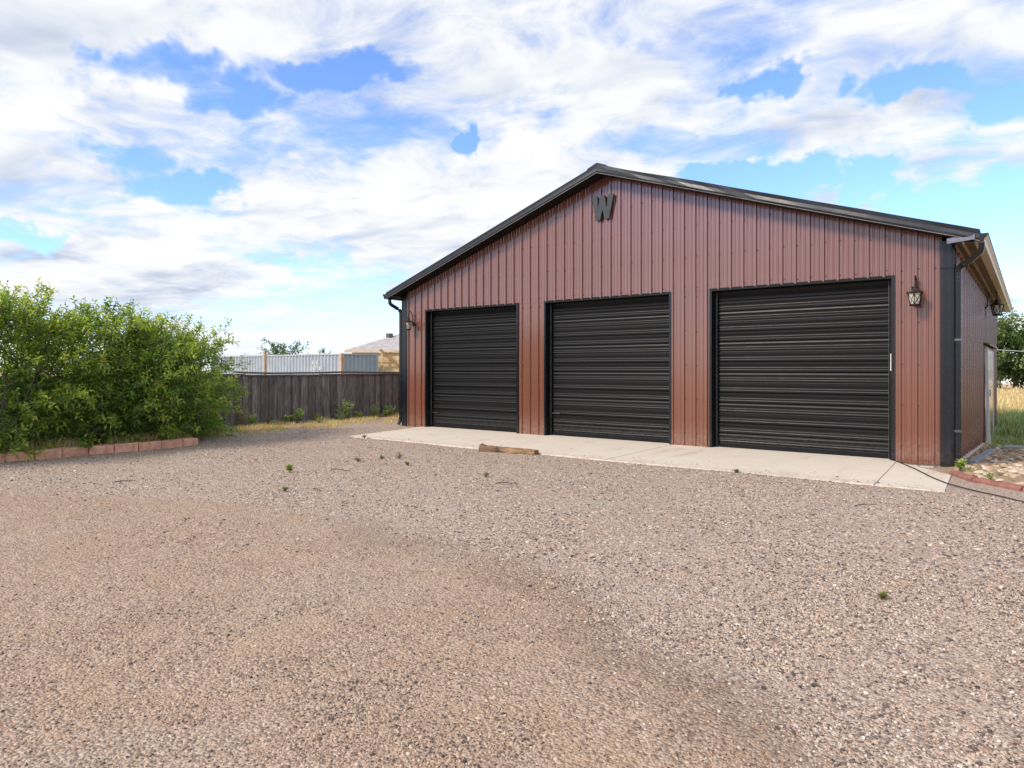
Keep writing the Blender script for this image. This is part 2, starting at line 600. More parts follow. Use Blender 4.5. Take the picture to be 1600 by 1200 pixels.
# log: end grain and split, weathered sides
m, t, b = new_mat('log_wood')
g = t.n('ShaderNodeTexCoord').outputs['Object']
gx, gy, gz = t.sep(g)
f = t.noise(t.vm('MULTIPLY', g, (1.2, 14, 14)), 3.0, 6, 0.65)
c = t.ramp(f, [(0.30, (0.10, 0.055, 0.028)), (0.5, (0.27, 0.155, 0.075)), (0.72, (0.46, 0.30, 0.16))])
half = t.smooth(t.m('ADD', gx, t.m('MULTIPLY', t.noise(g, 9, 3), 0.2)), -0.10, 0.12)
c = t.mix(half, t.mix(0.55, c, (0.10, 0.065, 0.04)), c)
t.set(b.inputs['Base Color'], c)
b.inputs['Roughness'].default_value = 0.85
t.set(b.inputs['Normal'], t.bump(f, 0.7, 0.02))

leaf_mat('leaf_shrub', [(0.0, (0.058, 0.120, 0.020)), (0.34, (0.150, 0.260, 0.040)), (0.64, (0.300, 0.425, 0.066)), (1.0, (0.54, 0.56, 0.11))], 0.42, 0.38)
leaf_mat('leaf_tree', [(0.0, (0.030, 0.060, 0.020)), (0.55, (0.085, 0.145, 0.045)), (1.0, (0.20, 0.26, 0.08))], 0.25)
leaf_mat('leaf_weed', [(0.0, (0.13, 0.24, 0.06)), (0.5, (0.32, 0.43, 0.12)), (1.0, (0.60, 0.58, 0.17))], 0.35)
leaf_mat('leaf_sage', [(0.0, (0.20, 0.30, 0.13)), (0.5, (0.42, 0.54, 0.26)), (1.0, (0.62, 0.68, 0.38))], 0.35)
leaf_mat('leaf_dull', [(0.0, (0.14, 0.17, 0.06)), (0.5, (0.27, 0.29, 0.11)), (1.0, (0.46, 0.42, 0.18))], 0.25)
leaf_mat('leaf_dry', [(0.0, (0.22, 0.12, 0.05)), (0.5, (0.45, 0.29, 0.12)), (1.0, (0.66, 0.50, 0.24))], 0.25)
leaf_mat('blade_dry', [(0.0, (0.44, 0.30, 0.18)), (0.45, (0.66, 0.50, 0.30)), (0.78, (0.68, 0.58, 0.28)), (1.0, (0.32, 0.40, 0.12))], 0.3)
leaf_mat('blade_field', [(0.0, (0.50, 0.36, 0.20)), (0.6, (0.68, 0.53, 0.32)), (1.0, (0.78, 0.66, 0.44))], 0.3)
leaf_mat('blade_green', [(0.0, (0.16, 0.23, 0.10)), (0.6, (0.32, 0.40, 0.20)), (1.0, (0.58, 0.54, 0.28))], 0.3)

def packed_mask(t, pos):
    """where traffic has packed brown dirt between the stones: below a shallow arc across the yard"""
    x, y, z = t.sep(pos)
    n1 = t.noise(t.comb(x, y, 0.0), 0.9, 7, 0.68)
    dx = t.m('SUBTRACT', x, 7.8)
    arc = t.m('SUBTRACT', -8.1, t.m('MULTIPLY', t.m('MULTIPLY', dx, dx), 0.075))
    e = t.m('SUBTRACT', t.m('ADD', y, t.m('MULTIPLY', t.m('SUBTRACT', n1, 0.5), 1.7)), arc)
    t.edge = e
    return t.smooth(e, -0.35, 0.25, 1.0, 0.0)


m, t, b = new_mat('gravel_stone')
a = t.n('ShaderNodeAttribute', attribute_name='tone').outputs['Fac']
c = t.ramp(a, [(0.0, (0.050, 0.040, 0.038)), (0.14, (0.15, 0.11, 0.095)), (0.32, (0.37, 0.245, 0.175)), (0.55, (0.53, 0.385, 0.28)),
               (0.72, (0.48, 0.40, 0.335)), (0.86, (0.62, 0.50, 0.395)), (1.0, (0.80, 0.72, 0.62))])
pos = t.n('ShaderNodeNewGeometry').outputs['Position']
c = t.mix(t.m('MULTIPLY', packed_mask(t, pos), 0.32), c, t.mix(1.0, c, (0.84, 0.70, 0.58), 'MULTIPLY'))
t.set(b.inputs['Base Color'], c)
b.inputs['Roughness'].default_value = 0.85
m, t, b = new_mat('bed_stone')
a = t.n('ShaderNodeAttribute', attribute_name='tone').outputs['Fac']
c = t.ramp(a, [(0.0, (0.22, 0.14, 0.085)), (0.4, (0.46, 0.32, 0.20)), (0.75, (0.58, 0.44, 0.30)), (1.0, (0.70, 0.62, 0.50))])
t.set(b.inputs['Base Color'], c)
b.inputs['Roughness'].default_value = 0.85


def ground_material():
    m, t, b = new_mat('ground_cover')
    pos = t.n('ShaderNodeNewGeometry').outputs['Position']
    x, y, z = t.sep(pos)
    flat = t.comb(x, y, 0.0)
    n1 = t.noise(flat, 0.55, 5, 0.6)
    n2 = t.noise(flat, 2.3, 6, 0.65)
    # gravel: little stones of many tones lying in fine dirt
    warp = t.vm('ADD', flat, t.vm('MULTIPLY', t.noise(flat, 60, 2, 0.5, 0, 'Color'), (0.012, 0.012, 0)))
    cell = t.vor(warp, 62, 'F1', 'Color')
    dist = t.vor(warp, 62, 'F1', 'Distance')
    cell2 = t.vor(warp, 140, 'F1', 'Color')
    r1, g1, b1 = t.sep(cell)
    r2, _, _ = t.sep(cell2)
    stone = t.ramp(r1, [(0.0, (0.055, 0.045, 0.04)), (0.18, (0.20, 0.15, 0.125)), (0.42, (0.44, 0.305, 0.225)), (0.65, (0.56, 0.43, 0.33)), (0.85, (0.62, 0.52, 0.43)), (1.0, (0.80, 0.72, 0.63))])
    stone2 = t.ramp(r2, [(0.0, (0.12, 0.09, 0.075)), (0.5, (0.42, 0.305, 0.24)), (1.0, (0.60, 0.48, 0.385))])
    dirt = t.mix(n2, (0.38, 0.24, 0.155), (0.54, 0.385, 0.275))
    grv = t.mix(0.42, stone, stone2)
    # packed brown tracks against the lighter loose stone
    packed = packed_mask(t, pos)
    edge_band = t.m('MULTIPLY', t.smooth(t.edge, -0.55, -0.1), t.smooth(t.edge, -0.1, 0.35, 1.0, 0.0))  # darker brown band following the edge of the packed dirt
    edge_band = t.m('MULTIPLY', edge_band, t.smooth(x, 6.8, 9.0))
    cover = t.smooth(t.m('ADD', n2, t.m('MULTIPLY', t.m('SUBTRACT', n1, 0.5), 0.5)), 0.36, 0.66)
    amount = t.m('ADD', t.m('MULTIPLY', cover, 0.55), t.m('MULTIPLY', packed, 0.42), clamp=True)
    gcol = t.mix(amount, grv, t.mix(0.35, dirt, grv))
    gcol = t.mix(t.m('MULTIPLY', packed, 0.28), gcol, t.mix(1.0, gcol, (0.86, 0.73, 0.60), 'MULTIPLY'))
    gcol = t.mix(t.m('MULTIPLY', edge_band, 0.34), gcol, (0.17, 0.105, 0.07))
    pale = t.smooth(t.noise(flat, 0.8, 4, 0.55), 0.42, 0.7, 0.0, 0.25)
    gcol = t.mix(pale, gcol, t.mix(0.5, grv, (0.52, 0.45, 0.38)))
    # other ground: dry verge by the fence, planting bed soil, dry field
    straw = t.noise(t.vm('MULTIPLY', flat, (1.0, 1.0, 1)), 26, 6, 0.7)
    verge = t.mix(straw, (0.20, 0.125, 0.07), (0.58, 0.43, 0.24))
    verge = t.mix(t.smooth(n2, 0.45, 0.62), verge, (0.40, 0.30, 0.21))
    nn = t.m('MULTIPLY', t.m('SUBTRACT', n2, 0.5), 2.2)
    left = t.smooth(t.m('ADD', x, nn), -2.2, -1.0, 1.0, 0.0)
    col = t.mix(left, gcol, verge)
    soil = t.mix(straw, (0.035, 0.025, 0.018), (0.12, 0.085, 0.055))
    bed = t.m('MULTIPLY', t.m('LESS_THAN', x, 0.02), t.m('LESS_THAN', y, -5.5))
    col = t.mix(bed, col, soil)
    tan = t.mix(straw, (0.26, 0.17, 0.10), (0.52, 0.39, 0.26))
    line = t.m('ADD', y, t.m('MULTIPLY', t.m('SUBTRACT', x, 12.2), 1.35))
    rb = t.m('MULTIPLY', t.m('GREATER_THAN', x, 12.0), t.m('GREATER_THAN', line, -1.0))
    col = t.mix(rb, col, tan)
    fieldc = t.mix(t.noise(flat, 0.35, 6, 0.65), (0.48, 0.34, 0.18), (0.70, 0.54, 0.33))
    greenc = t.mix(straw, (0.10, 0.15, 0.05), (0.26, 0.30, 0.10))
    grn = t.m('MULTIPLY', t.smooth(t.m('ADD', y, nn), 7.0, 11.0), t.smooth(t.m('ADD', y, nn), 20.0, 27.0, 1.0, 0.0))
    fieldc = t.mix(grn, fieldc, greenc)
    far = t.m('MULTIPLY', t.smooth(y, 6.5, 9.0), t.smooth(x, 2.0, 4.0))
    far = t.m('MAXIMUM', far, t.smooth(x, -6.0, -4.0, 1.0, 0.0))
    col = t.mix(far, col, fieldc)
    t.set(b.inputs['Base Color'], col)
    b.inputs['Roughness'].default_value = 0.95
    b.inputs['Specular IOR Level'].default_value = 0.2
    hgt = t.m('SUBTRACT', t.m('MULTIPLY', t.m('SUBTRACT', 1.0, dist), 0.7), t.m('MULTIPLY', cover, 0.35))
    nb = t.bump(hgt, 1.0, 0.016)
    nb = t.bump(t.noise(flat, 7.0, 6, 0.6), 0.55, 0.05, nb)
    t.set(b.inputs['Normal'], nb)


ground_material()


# ------------------------------------------------------------------ ground
def gh(x, y):
    """height of the ground: the yard is level, the lot falls away along the right wall and beyond the fence"""
    x = np.asarray(x, float)
    y = np.asarray(y, float)
    right = sstep(x, 11.7, 12.4) * np.clip(0.048 * (y + 0.3), 0, 0.42)
    back = sstep(y, 14.5, 22) * 0.42 * (1 - sstep(x, 11.7, 12.4))
    leftd = (1 - sstep(x, -9, -4.2)) * 0.28
    bed = (1 - sstep(x, -0.25, 0.0)) * (1 - sstep(y, -5.9, -5.55)) * 0.10
    n = 0.010 * np.sin(x * 1.3 + 0.7 * y) * np.sin(y * 1.1 - 0.5 * x) + 0.006 * np.sin(2.9 * x + 1.0) * np.sin(3.3 * y)
    n = n - 0.07 * sstep(y, -2.72, -2.5) * (1 - sstep(y, 0.2, 0.6)) * sstep(x, 1.1, 1.5) * (1 - sstep(x, 11.85, 12.15))
    return -0.014 - np.maximum(right, np.maximum(back, leftd)) + bed + n


def axis(lo, hi, dense_lo, dense_hi, step):
    a = list(np.arange(dense_lo, dense_hi + 1e-6, step))
    s, q = step, dense_hi
    while q < hi:
        s *= 1.45
        q += s
        a.append(min(q, hi))
    s, q = step, dense_lo
    while q > lo:
        s *= 1.45
        q -= s
        a.insert(0, max(q, lo))
    return np.array(a)


gx_, gy_ = axis(-900, 900, -6, 20, 0.2), axis(-900, 1200, -15, 16, 0.2)
GX, GY = np.meshgrid(gx_, gy_)
GV = np.stack([GX, GY, gh(GX, GY)], -1).reshape(-1, 3)
nx_, ny_ = len(gx_), len(gy_)
ii = (np.arange(ny_ - 1)[:, None] * nx_ + np.arange(nx_ - 1)[None, :]).ravel()
GF = np.stack([ii, ii + 1, ii + nx_ + 1, ii + nx_], -1)
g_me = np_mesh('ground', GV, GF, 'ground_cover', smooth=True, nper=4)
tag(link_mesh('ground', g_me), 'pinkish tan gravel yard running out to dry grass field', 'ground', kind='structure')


def stones(name, xy, size, tone, mat, sink=0.35, flat=0.62, simp=False):
    """loose chips: one jittered block with no underside per point"""
    n = len(xy)
    base = np.array([(-1, -1, -1), (1, -1, -1), (1, 1, -1), (-1, 1, -1), (-1, -1, 1), (1, -1, 1), (1, 1, 1), (-1, 1, 1)], float)
    if simp:
        base = np.array([(-1, -1, -1), (1, -1, -1), (1, 1, -1), (-1, 1, -1), (0, 0, 1)], float)
    v = np.repeat(base[None], n, 0) * np.array([0.5, 0.5, 0.5])
    v[:, 4:, :2] *= 0.62
    v += rng.uniform(-0.17, 0.17, v.shape)
    v[:, :, 0] *= rng.uniform(0.85, 1.45, (n, 1))
    v[:, :, 2] *= flat * rng.uniform(0.6, 1.1, (n, 1))
    v *= size[:, None, None]
    th = rng.uniform(0, 2 * math.pi, n)
    tl = rng.uniform(-0.45, 0.45, n)
    cz, sz = np.cos(th)[:, None], np.sin(th)[:, None]
    ct, st = np.cos(tl)[:, None], np.sin(tl)[:, None]
    X, Y, Z = v[..., 0], v[..., 1], v[..., 2]
    X, Z = X * ct - Z * st, X * st + Z * ct
    X, Y = X * cz - Y * sz, X * sz + Y * cz
    v = np.stack([X + xy[:, :1], Y + xy[:, 1:2], Z + (gh(xy[:, 0], xy[:, 1]) + size * flat * 0.5 * (1 - sink))[:, None]], -1)
    fq = np.array([(4, 5, 6, 7), (0, 1, 5, 4), (1, 2, 6, 5), (2, 3, 7, 6), (3, 0, 4, 7)])
    if simp:
        ft = np.array([(0, 1, 4), (1, 2, 4), (2, 3, 4), (3, 0, 4)])
        f = (ft[None] + (np.arange(n) * 5)[:, None, None]).reshape(-1, 3)
        return np_mesh(name, v.reshape(-1, 3), f, mat, np.repeat(tone, 4), nper=3)
    f = (fq[None] + (np.arange(n) * 8)[:, None, None]).reshape(-1, 4)
    return np_mesh(name, v.reshape(-1, 3), f, mat, np.repeat(tone, 5), nper=4)


def view_points(n, dmin, dmax, power=1.0, spread=0.80):
    """points on the ground in the part of the yard that can be seen, denser close by"""
    u = rng.uniform(0, 1, n)
    d = dmin * (dmax / dmin) ** u if power == 0 else (dmin ** power + u * (dmax ** power - dmin ** power)) ** (1 / power)
    l = rng.uniform(-spread, spread, n) * d
    c, s = math.cos(R(37.312)), math.sin(R(37.312))
    return np.stack([CAMX + c * l - s * d, CAMY + s * l + c * d], -1)


def yard_mask(p):
    x, y = p[:, 0], p[:, 1]
    ok = (y < -2.78) | ((x < 0.7) & (y < 3))
    ok &= ~((x < 0.12) & (y < -5.45)) & (x > -1.6 + 0.5 * np.sin(y * 2.1))
    ok &= ~((y > -2.6 - (x - 12.6) * 0.55) & (x > 12.3))
    return ok


def packed_np(p):
    e = p[:, 1] - (-8.1 - 0.075 * (p[:, 0] - 7.8) ** 2)
    return 1 - sstep(e, -0.5, 0.4)


def gravel_field(count, dmin, dmax, power, size, sig, simple_shape):
    P = view_points(count, dmin, dmax, power)
    P = P[yard_mask(P)]
    pk = packed_np(P)
    pn = np.array([mnoise.noise((a * 0.9, b_ * 0.9, 0)) + 0.6 * mnoise.noise((a * 3.1, b_ * 3.1, 4)) for a, b_ in P])
    keep = rng.uniform(0, 1, len(P)) < np.clip(0.66 + 0.9 * pn - 0.42 * pk, 0.10, 1)
    P = P[keep]
    SZ = np.clip(rng.lognormal(math.log(size), sig, len(P)), size * 0.5, size * 3.6)
    TN = np.clip(rng.beta(1.9, 1.8, len(P)), 0, 1)
    dark = rng.uniform(0, 1, len(P)) < 0.20
    TN = np.where(dark, rng.uniform(0, 0.14, len(P)), TN)
    SZ *= 1 - 0.22 * pk[keep]
    return P, SZ, TN, simple_shape


near = gravel_field(175000, 2.1, 5.0, 1.0, 0.0062, 0.40, False)
far_ = gravel_field(280000, 5.0, 17.0, 0.7, 0.0105, 0.40, True)
for nm, (P, SZ, TN, simp) in (('gravel_stones', near), ('gravel_chips', far_)):
    gs = link_mesh(nm, stones(nm, P, SZ, TN, 'gravel_stone', simp=simp))
    tag(gs, 'loose crushed gravel stones in the near part of the yard' if not simp else 'loose gravel chips over the far part of the yard', 'gravel', kind='stuff')

# ------------------------------------------------------------------ concrete apron
apron = empty('concrete_apron', (6.2, -1.4, -0.05), 'pale concrete apron in front of the roll-up doors', 'apron', kind='structure')


def slab(poly, z1=0.0):
    mb = MB()
    e = 0.006
    cx_ = sum(p[0] for p in poly) / len(poly)
    cy_ = sum(p[1] for p in poly) / len(poly)
    n = len(poly)
    ins = [(p[0] + (cx_ - p[0]) * e / max(0.3, math.hypot(cx_ - p[0], cy_ - p[1])), p[1] + (cy_ - p[1]) * e / max(0.3, math.hypot(cx_ - p[0], cy_ - p[1]))) for p in poly]
    vs = [(a, b_, -0.16) for a, b_ in poly] + [(a, b_, z1 - e * 0.8) for a, b_ in poly] + [(a, b_, z1) for a, b_ in ins]
    fs = [(i, (i + 1) % n, (i + 1) % n + n, i + n) for i in range(n)] + [(i + n, (i + 1) % n + n, (i + 1) % n + 2 * n, i + 2 * n) for i in range(n)] + [tuple(range(2 * n, 3 * n))]
    mb.add(vs, fs)
    return build('slab', mb, 'apron_concrete', apron)


j = 0.006
slab([(1.19, -2.70), (7.60 - j, -2.76), (7.54 - j, 0.20), (0.66, 0.20), (0.78, -0.4)])
slab([(7.60 + j, -2.765), (8.32 - j, -2.775), (8.28 - j, 0.20), (7.54 + j, 0.20)], -0.003)
slab([(8.32 + j, -2.775), (11.52 - j, -2.80), (11.39 - j, 0.20), (8.28 + j, 0.20)])
slab([(11.52 + j, -2.80), (12.28, -2.80), (12.22, -1.22), (11.40 + j, -0.12)], -0.004)

# loose stones kicked on to the concrete
n = 420
sx = rng.uniform(1.4, 12.1, n)
sy = -2.72 + np.abs(rng.normal(0, 0.55, n)) ** 1.3
okk = sy < -0.1
S_ = np.stack([sx, sy], -1)[okk]
sm_ = stones('stray_stones', S_, np.clip(rng.lognormal(math.log(0.013), 0.4, len(S_)), 0.007, 0.035), rng.beta(1.5, 1.6, len(S_)), 'gravel_stone', simp=True)
co_ = np.empty(len(sm_.vertices) * 3, np.float32)
sm_.vertices.foreach_get('co', co_)
co_ = co_.reshape(-1, 3)
co_[:, 2] += np.repeat(0.0 - gh(S_[:, 0], S_[:, 1]), 5)
sm_.vertices.foreach_set('co', co_.ravel())
tag(link_mesh('stray_stones', sm_), 'stray gravel stones lying on the concrete apron', 'gravel', kind='stuff')

# ------------------------------------------------------------------ garage
BW, BL = 12.16, 15.0
APX, PITCH = 6.06, 0.337
ROOF_TOP = 5.632                     # top of the ridge at the rake
OVH = 0.37
garage = empty('steel_garage', (6.08, 7.5, 0), 'brown ribbed steel garage with black trim and three roll-up doors', 'garage')


def wall_top(x):
    return ROOF_TOP - 0.155 - (0.347 if x < APX else 0.329) * abs(x - APX)


def rib_profile(x0, x1, pitch=0.2286, first=0.0):
    """(x, out) points of a ribbed wall sheet between x0 and x1: tall ribs with two low ones between"""
    pts = []
    k0 = math.floor((x0 - first) / pitch) - 1
    k1 = math.ceil((x1 - first) / pitch) + 1
    for k in range(k0, k1 + 1):
        c = first + k * pitch
        pts += [(c - 0.026, 0.0), (c - 0.014, 0.033), (c + 0.014, 0.033), (c + 0.026, 0.0)]
        for q in (pitch / 3, 2 * pitch / 3):
            pts += [(c + q - 0.017, 0.0), (c + q - 0.008, 0.008), (c + q + 0.008, 0.008), (c + q + 0.017, 0.0)]
    pts.sort()

    def h(x):
        for (a, ha), (b_, hb) in zip(pts, pts[1:]):
            if a <= x <= b_:
                return ha + (hb - ha) * ((x - a) / (b_ - a) if b_ > a else 0)
        return 0.0
    inner = [p for p in pts if x0 + 1e-4 < p[0] < x1 - 1e-4]
    return [(x0, h(x0))] + inner + [(x1, h(x1))]


def front_sheet(x0, x1, z0, z1=None, y=0.0):
    pr = rib_profile(x0, x1)
    mb = MB()
    if x0 < APX < x1:
        pr = sorted(pr + [(APX, 0.0)])
    n = len(pr)
    vs = [(x, y - o, z0) for x, o in pr] + [(x, y - o, wall_top(x) if z1 is None else z1) for x, o in pr]
    mb.add(vs, [(i, i + 1, i + 1 + n, i + n) for i in range(n - 1)])
    return build('wall_panel', mb, 'wall_brown', garage, recalc=False)


DOORS = [(0.84, 3.80), (4.514, 7.53), (8.29, 11.356)]
DH = 2.98
# end sheets run full height; middle piers have a lap at door height
front_sheet(0.17, DOORS[0][0] + 0.01, -0.02)
front_sheet(DOORS[2][1] - 0.01, 12.0, -0.02)
for a, b_ in ((DOORS[0][1], DOORS[1][0]), (DOORS[1][1], DOORS[2][0])):
    front_sheet(a - 0.01, b_ + 0.01, -0.02, DH + 0.01, 0.004)
xe = [DOORS[0][0] + 0.01]
q = 0.9144
while q < DOORS[2][1] - 0.3:
    if q > xe[0] + 0.3:
        xe.append(q)
    q += 0.9144
xe.append(DOORS[2][1] - 0.01)
for a, b_ in zip(xe, xe[1:]):
    front_sheet(a, b_, DH - 0.02, None, rng.uniform(-0.0015, 0.0))

# right wall: sheets follow the falling ground
for i in range(17):
    y0, y1 = i * BL / 17, (i + 1) * BL / 17
    mb = MB()
    pr = rib_profile(y0, y1, 0.6)
    n = len(pr)
    zb = [float(gh(12.35, y)) + 0.07 for y, o in pr]
    mb.add([(BW + o, y, z) for (y, o), z in zip(pr, zb)] + [(BW + o, y, 3.40) for y, o in pr], [(i_, i_ + 1, i_ + 1 + n, i_ + n) for i_ in range(n - 1)])
    build('wall_panel', mb, 'wall_brown', garage, recalc=False)
    mb = MB()
    mb.add([(0 - o, y, -0.1) for (y, o) in pr] + [(0 - o, y, 3.4) for y, o in pr], [(i_ + 1, i_, i_ + n, i_ + 1 + n) for i_ in range(n - 1)])
    build('wall_panel', mb, 'wall_brown', garage, recalc=False)
mb = MB()
mb.add([(0, BL, -0.6), (BW, BL, -0.6), (BW, BL, wall_top(BW)), (APX, BL, wall_top(APX)), (0, BL, wall_top(0))], [(4, 3, 2, 1, 0)])
build('back_wall', mb, 'wall_brown', garage, recalc=False)
# footing under the right wall
mb = MB()
for i in range(15):
    y0, y1 = i, i + 1
    z0, z1 = float(gh(12.35, y0)) + 0.075, float(gh(12.35, y1)) + 0.075
    mb.add([(BW - 0.05, y0, z0 - 0.5), (BW + 0.05, y0, z0 - 0.5), (BW + 0.05, y0, z0), (BW - 0.05, y0, z0), (BW - 0.05, y1, z1 - 0.5), (BW + 0.05, y1, z1 - 0.5), (BW + 0.05, y1, z1), (BW - 0.05, y1, z1)],
           [(0, 1, 2, 3), (7, 6, 5, 4), (1, 5, 6, 2), (3, 2, 6, 7)])
build('footing', mb, 'concrete', garage, recalc=False)
build('footing', MB().box((0.02, 0.05, -0.2), (0.84, 0.2, -0.021)), 'concrete', garage)
build('footing', MB().box((11.36, 0.05, -0.2), (12.14, 0.2, -0.021)), 'concrete', garage)

# screws in rows on the front wall
mb = MB()


def screw(x, z, y=-0.004):
    k = len(mb.v)
    r_ = 0.009
    mb.add([(x - r_, y, z - r_), (x + r_, y, z - r_), (x + r_, y, z + r_), (x - r_, y, z + r_), (x, y - 0.008, z)], [(0, 1, 4), (1, 2, 4), (2, 3, 4), (3, 0, 4)])


for zr in (3.62, 4.2, 4.78, 5.2):
    for k in range(1, 53):
        x = k * 0.2286 + 0.034
        z = zr + rng.normal(0, 0.012)
        if z < wall_top(x) - 0.08 and 0.3 < x < 11.95:
            screw(x + rng.normal(0, 0.003), z)
for zr in (0.25, 0.9, 1.55, 2.2, 2.85, 3.05):
    for k in range(1, 53):
        x = k * 0.2286 + 0.034
        if zr > 3 or any(a + 0.05 < x < b_ - 0.05 for a, b_ in ((0.2, 0.84), (3.8, 4.51), (7.53, 8.29), (11.36, 11.97))):
            if 0.3 < x < 11.95:
                screw(x + rng.normal(0, 0.003), zr + rng.normal(0, 0.01))
so = build('screws', mb, 'screw_head', garage)
so['kind'] = 'stuff'
mb = MB()
for zr in (0.9, 1.9, 2.75):
    for k in range(1, 62):
        y = k * 0.2286 + 0.034
        z = zr + rng.normal(0, 0.012)
        r_ = 0.009
        X = BW + 0.004
        mb.add([(X, y - r_, z - r_), (X, y + r_, z - r_), (X, y + r_, z + r_), (X, y - r_, z + r_), (X + 0.008, y, z)], [(0, 1, 4), (1, 2, 4), (2, 3, 4), (3, 0, 4)])
so = build('screws', mb, 'screw_head', garage)
so['kind'] = 'stuff'


# corner trims: folded sheet, front leg and side leg
def corner(x0, x1, side, z1):
    mb = MB()
    n = 9
    zs = [-0.03 + (z1 + 0.03) * i / n for i in range(n + 1)]
    w = x1 - x0
    prof = [(x0, -0.001), (x0, -0.030), (x0 + 0.2 * w, -0.036), (x0 + 0.5 * w, -0.034), (x0 + 0.8 * w, -0.036), (x1, -0.030)]
    if side > 0:
        prof += [(x1 + 0.012, -0.015), (x1 + 0.012, 0.13), (x1, 0.13)]
    else:
        prof = [(x0, 0.13), (x0 - 0.012, 0.13), (x0 - 0.012, -0.015)] + prof[1:] + [(x1, -0.001)]
    vs = [(a, b_, z) for z in zs for a, b_ in prof]
    m_ = len(prof)
    fs = [(k * m_ + i, k * m_ + i + 1, (k + 1) * m_ + i + 1, (k + 1) * m_ + i) for k in range(n) for i in range(m_ - 1)]
    mb.add(vs, fs)
    return build('corner_trim', mb, 'trim_black', garage, recalc=False)


corner(0.0, 0.20, -1, 3.40)
corner(11.985, 12.165, 1, 3.45)
for X in (-0.02, 12.15):
    build('corner_trim', MB().box((X, BL - 0.12, -0.5), (X + 0.03, BL + 0.03, 3.3)), 'lip_grey', garage)
# lap joint half-way up the right corner trim
build('trim_lap', MB().box((11.98, -0.041, 3.02), (12.172, -0.037, 3.035)), 'jamb_black', garage)

# roll-up doors
REC = 0.17
for di, (a, b_) in enumerate(DOORS):
    dr = empty('rollup_door', (0, 0, 0))
    dr.parent = garage
    dr.location = Vector(((a + b_) / 2, REC, 0)) - WLOC[garage]
    WLOC[dr] = Vector(((a + b_) / 2, REC, 0))
    dr['label'] = ['narrow looking black roll-up door at the far left', 'black roll-up door in the middle', 'black roll-up door at the right with white tag on its edge'][di]
    fw = 0.045
    # frame: flanges on the wall face and deep returns
    build('door_frame', MB().box((a, -0.034, -0.02), (a + fw, REC - 0.02, DH)), 'trim_black', dr)
    build('door_frame', MB().box((b_ - fw, -0.034, -0.02), (b_, REC - 0.02, DH)), 'trim_black', dr)
    build('door_frame', MB().box((a + fw, -0.032, DH - 0.05), (b_ - fw, REC + 0.06, DH)), 'jamb_black', dr)
    for s, x in ((1, a + fw), (-1, b_ - fw)):
        mb = MB().box((min(x, x + s * 0.05), REC - 0.06, 0.0), (max(x, x + s * 0.05), REC - 0.045, DH - 0.051))
        build('door_guide', mb, 'jamb_black', dr)
        mb = MB().box((min(x + s * 0.05, x + s * 0.056), REC - 0.075, 0.0), (max(x + s * 0.05, x + s * 0.056), REC - 0.044, DH - 0.051))
        build('door_guide', mb, 'guide_grey', dr)
    # curtain of rolled slats, each with two small beads and a lapped joint above
    z_lo, z_hi, N = 0.075, DH - 0.05, 15
    hgt = (z_hi - z_lo) / N
    xa, xb = a + fw + 0.004, b_ - fw - 0.004
    meshes = {}
    for kind in (0, 1):
        pr = []

        def bead(zc, w, d):
            for q_, dd_ in ((-1, 0), (-0.6, 0.55), (-0.2, 0.95), (0.2, 0.95), (0.6, 0.55), (1, 0)):
                pr.append((zc + q_ * w, -d * dd_))
        pr.append((0.0, 0.020 if kind == 0 else 0.004))
        pr.append((0.010 * 1, 0.018 if kind == 0 else 0.006))
        pr.append((0.014 if kind == 0 else 0.030, -0.004))
        pr.append((0.045, -0.006))
        bead(0.068, 0.010, 0.0075)
        pr.append((0.086, -0.003))
        bead(0.106, 0.010, 0.0075)
        pr.append((0.128, -0.004))
        pr.append((0.150, -0.012))
        pr.append((hgt - 0.016, -0.012 if kind == 0 else -0.006))
        pr.append((hgt - 0.006, -0.012 if kind == 0 else 0.004))
        pr.append((hgt - 0.002, 0.020 if kind == 0 else 0.004))
        n = len(pr)
        mb = MB()
        mid = (xa + xb) / 2
        mb.add([(xa - mid, o, z) for z, o in pr] + [(xb - mid, o, z) for z, o in pr], [(i, i + n, i + 1 + n, i + 1) for i in range(n - 1)])
        me = mb.mesh('curtain_slat')
        me.materials.append(MATS['door_black'])
        meshes[kind] = me
    for k in range(N):
        kind = 1 if (N - 1 - k) % 3 == 2 else 0
        o = build('curtain_slat', meshes[kind], 'door_black', dr, loc=(0, rng.uniform(-0.0015, 0.0015), z_lo + k * hgt))
        o.rotation_euler = (rng.normal(0, 0.0015), 0, 0)
    build('bottom_bar', MB().bbox((xa, REC - 0.03, 0.004), (xb, REC + 0.02, z_lo - 0.002), 0.008), 'jamb_black', dr)
    build('door_backing', MB().box((xa, REC + 0.06, 0.0), (xb, REC + 0.08, DH)), 'groove_black', dr)
    if di == 2:
        build('edge_tag', MB().bbox((b_ - fw - 0.03, REC - 0.09, 1.44), (b_ - fw - 0.004, REC - 0.078, 1.72), 0.003), 'white_paint', dr)
    if di < 2:
        build('slide_latch', MB().bbox((a + fw + 0.06, REC - 0.035, 0.36 if di == 0 else 0.48), (a + fw + 0.26, REC - 0.018, 0.38 if di == 0 else 0.50), 0.004), 'guide_grey', dr)

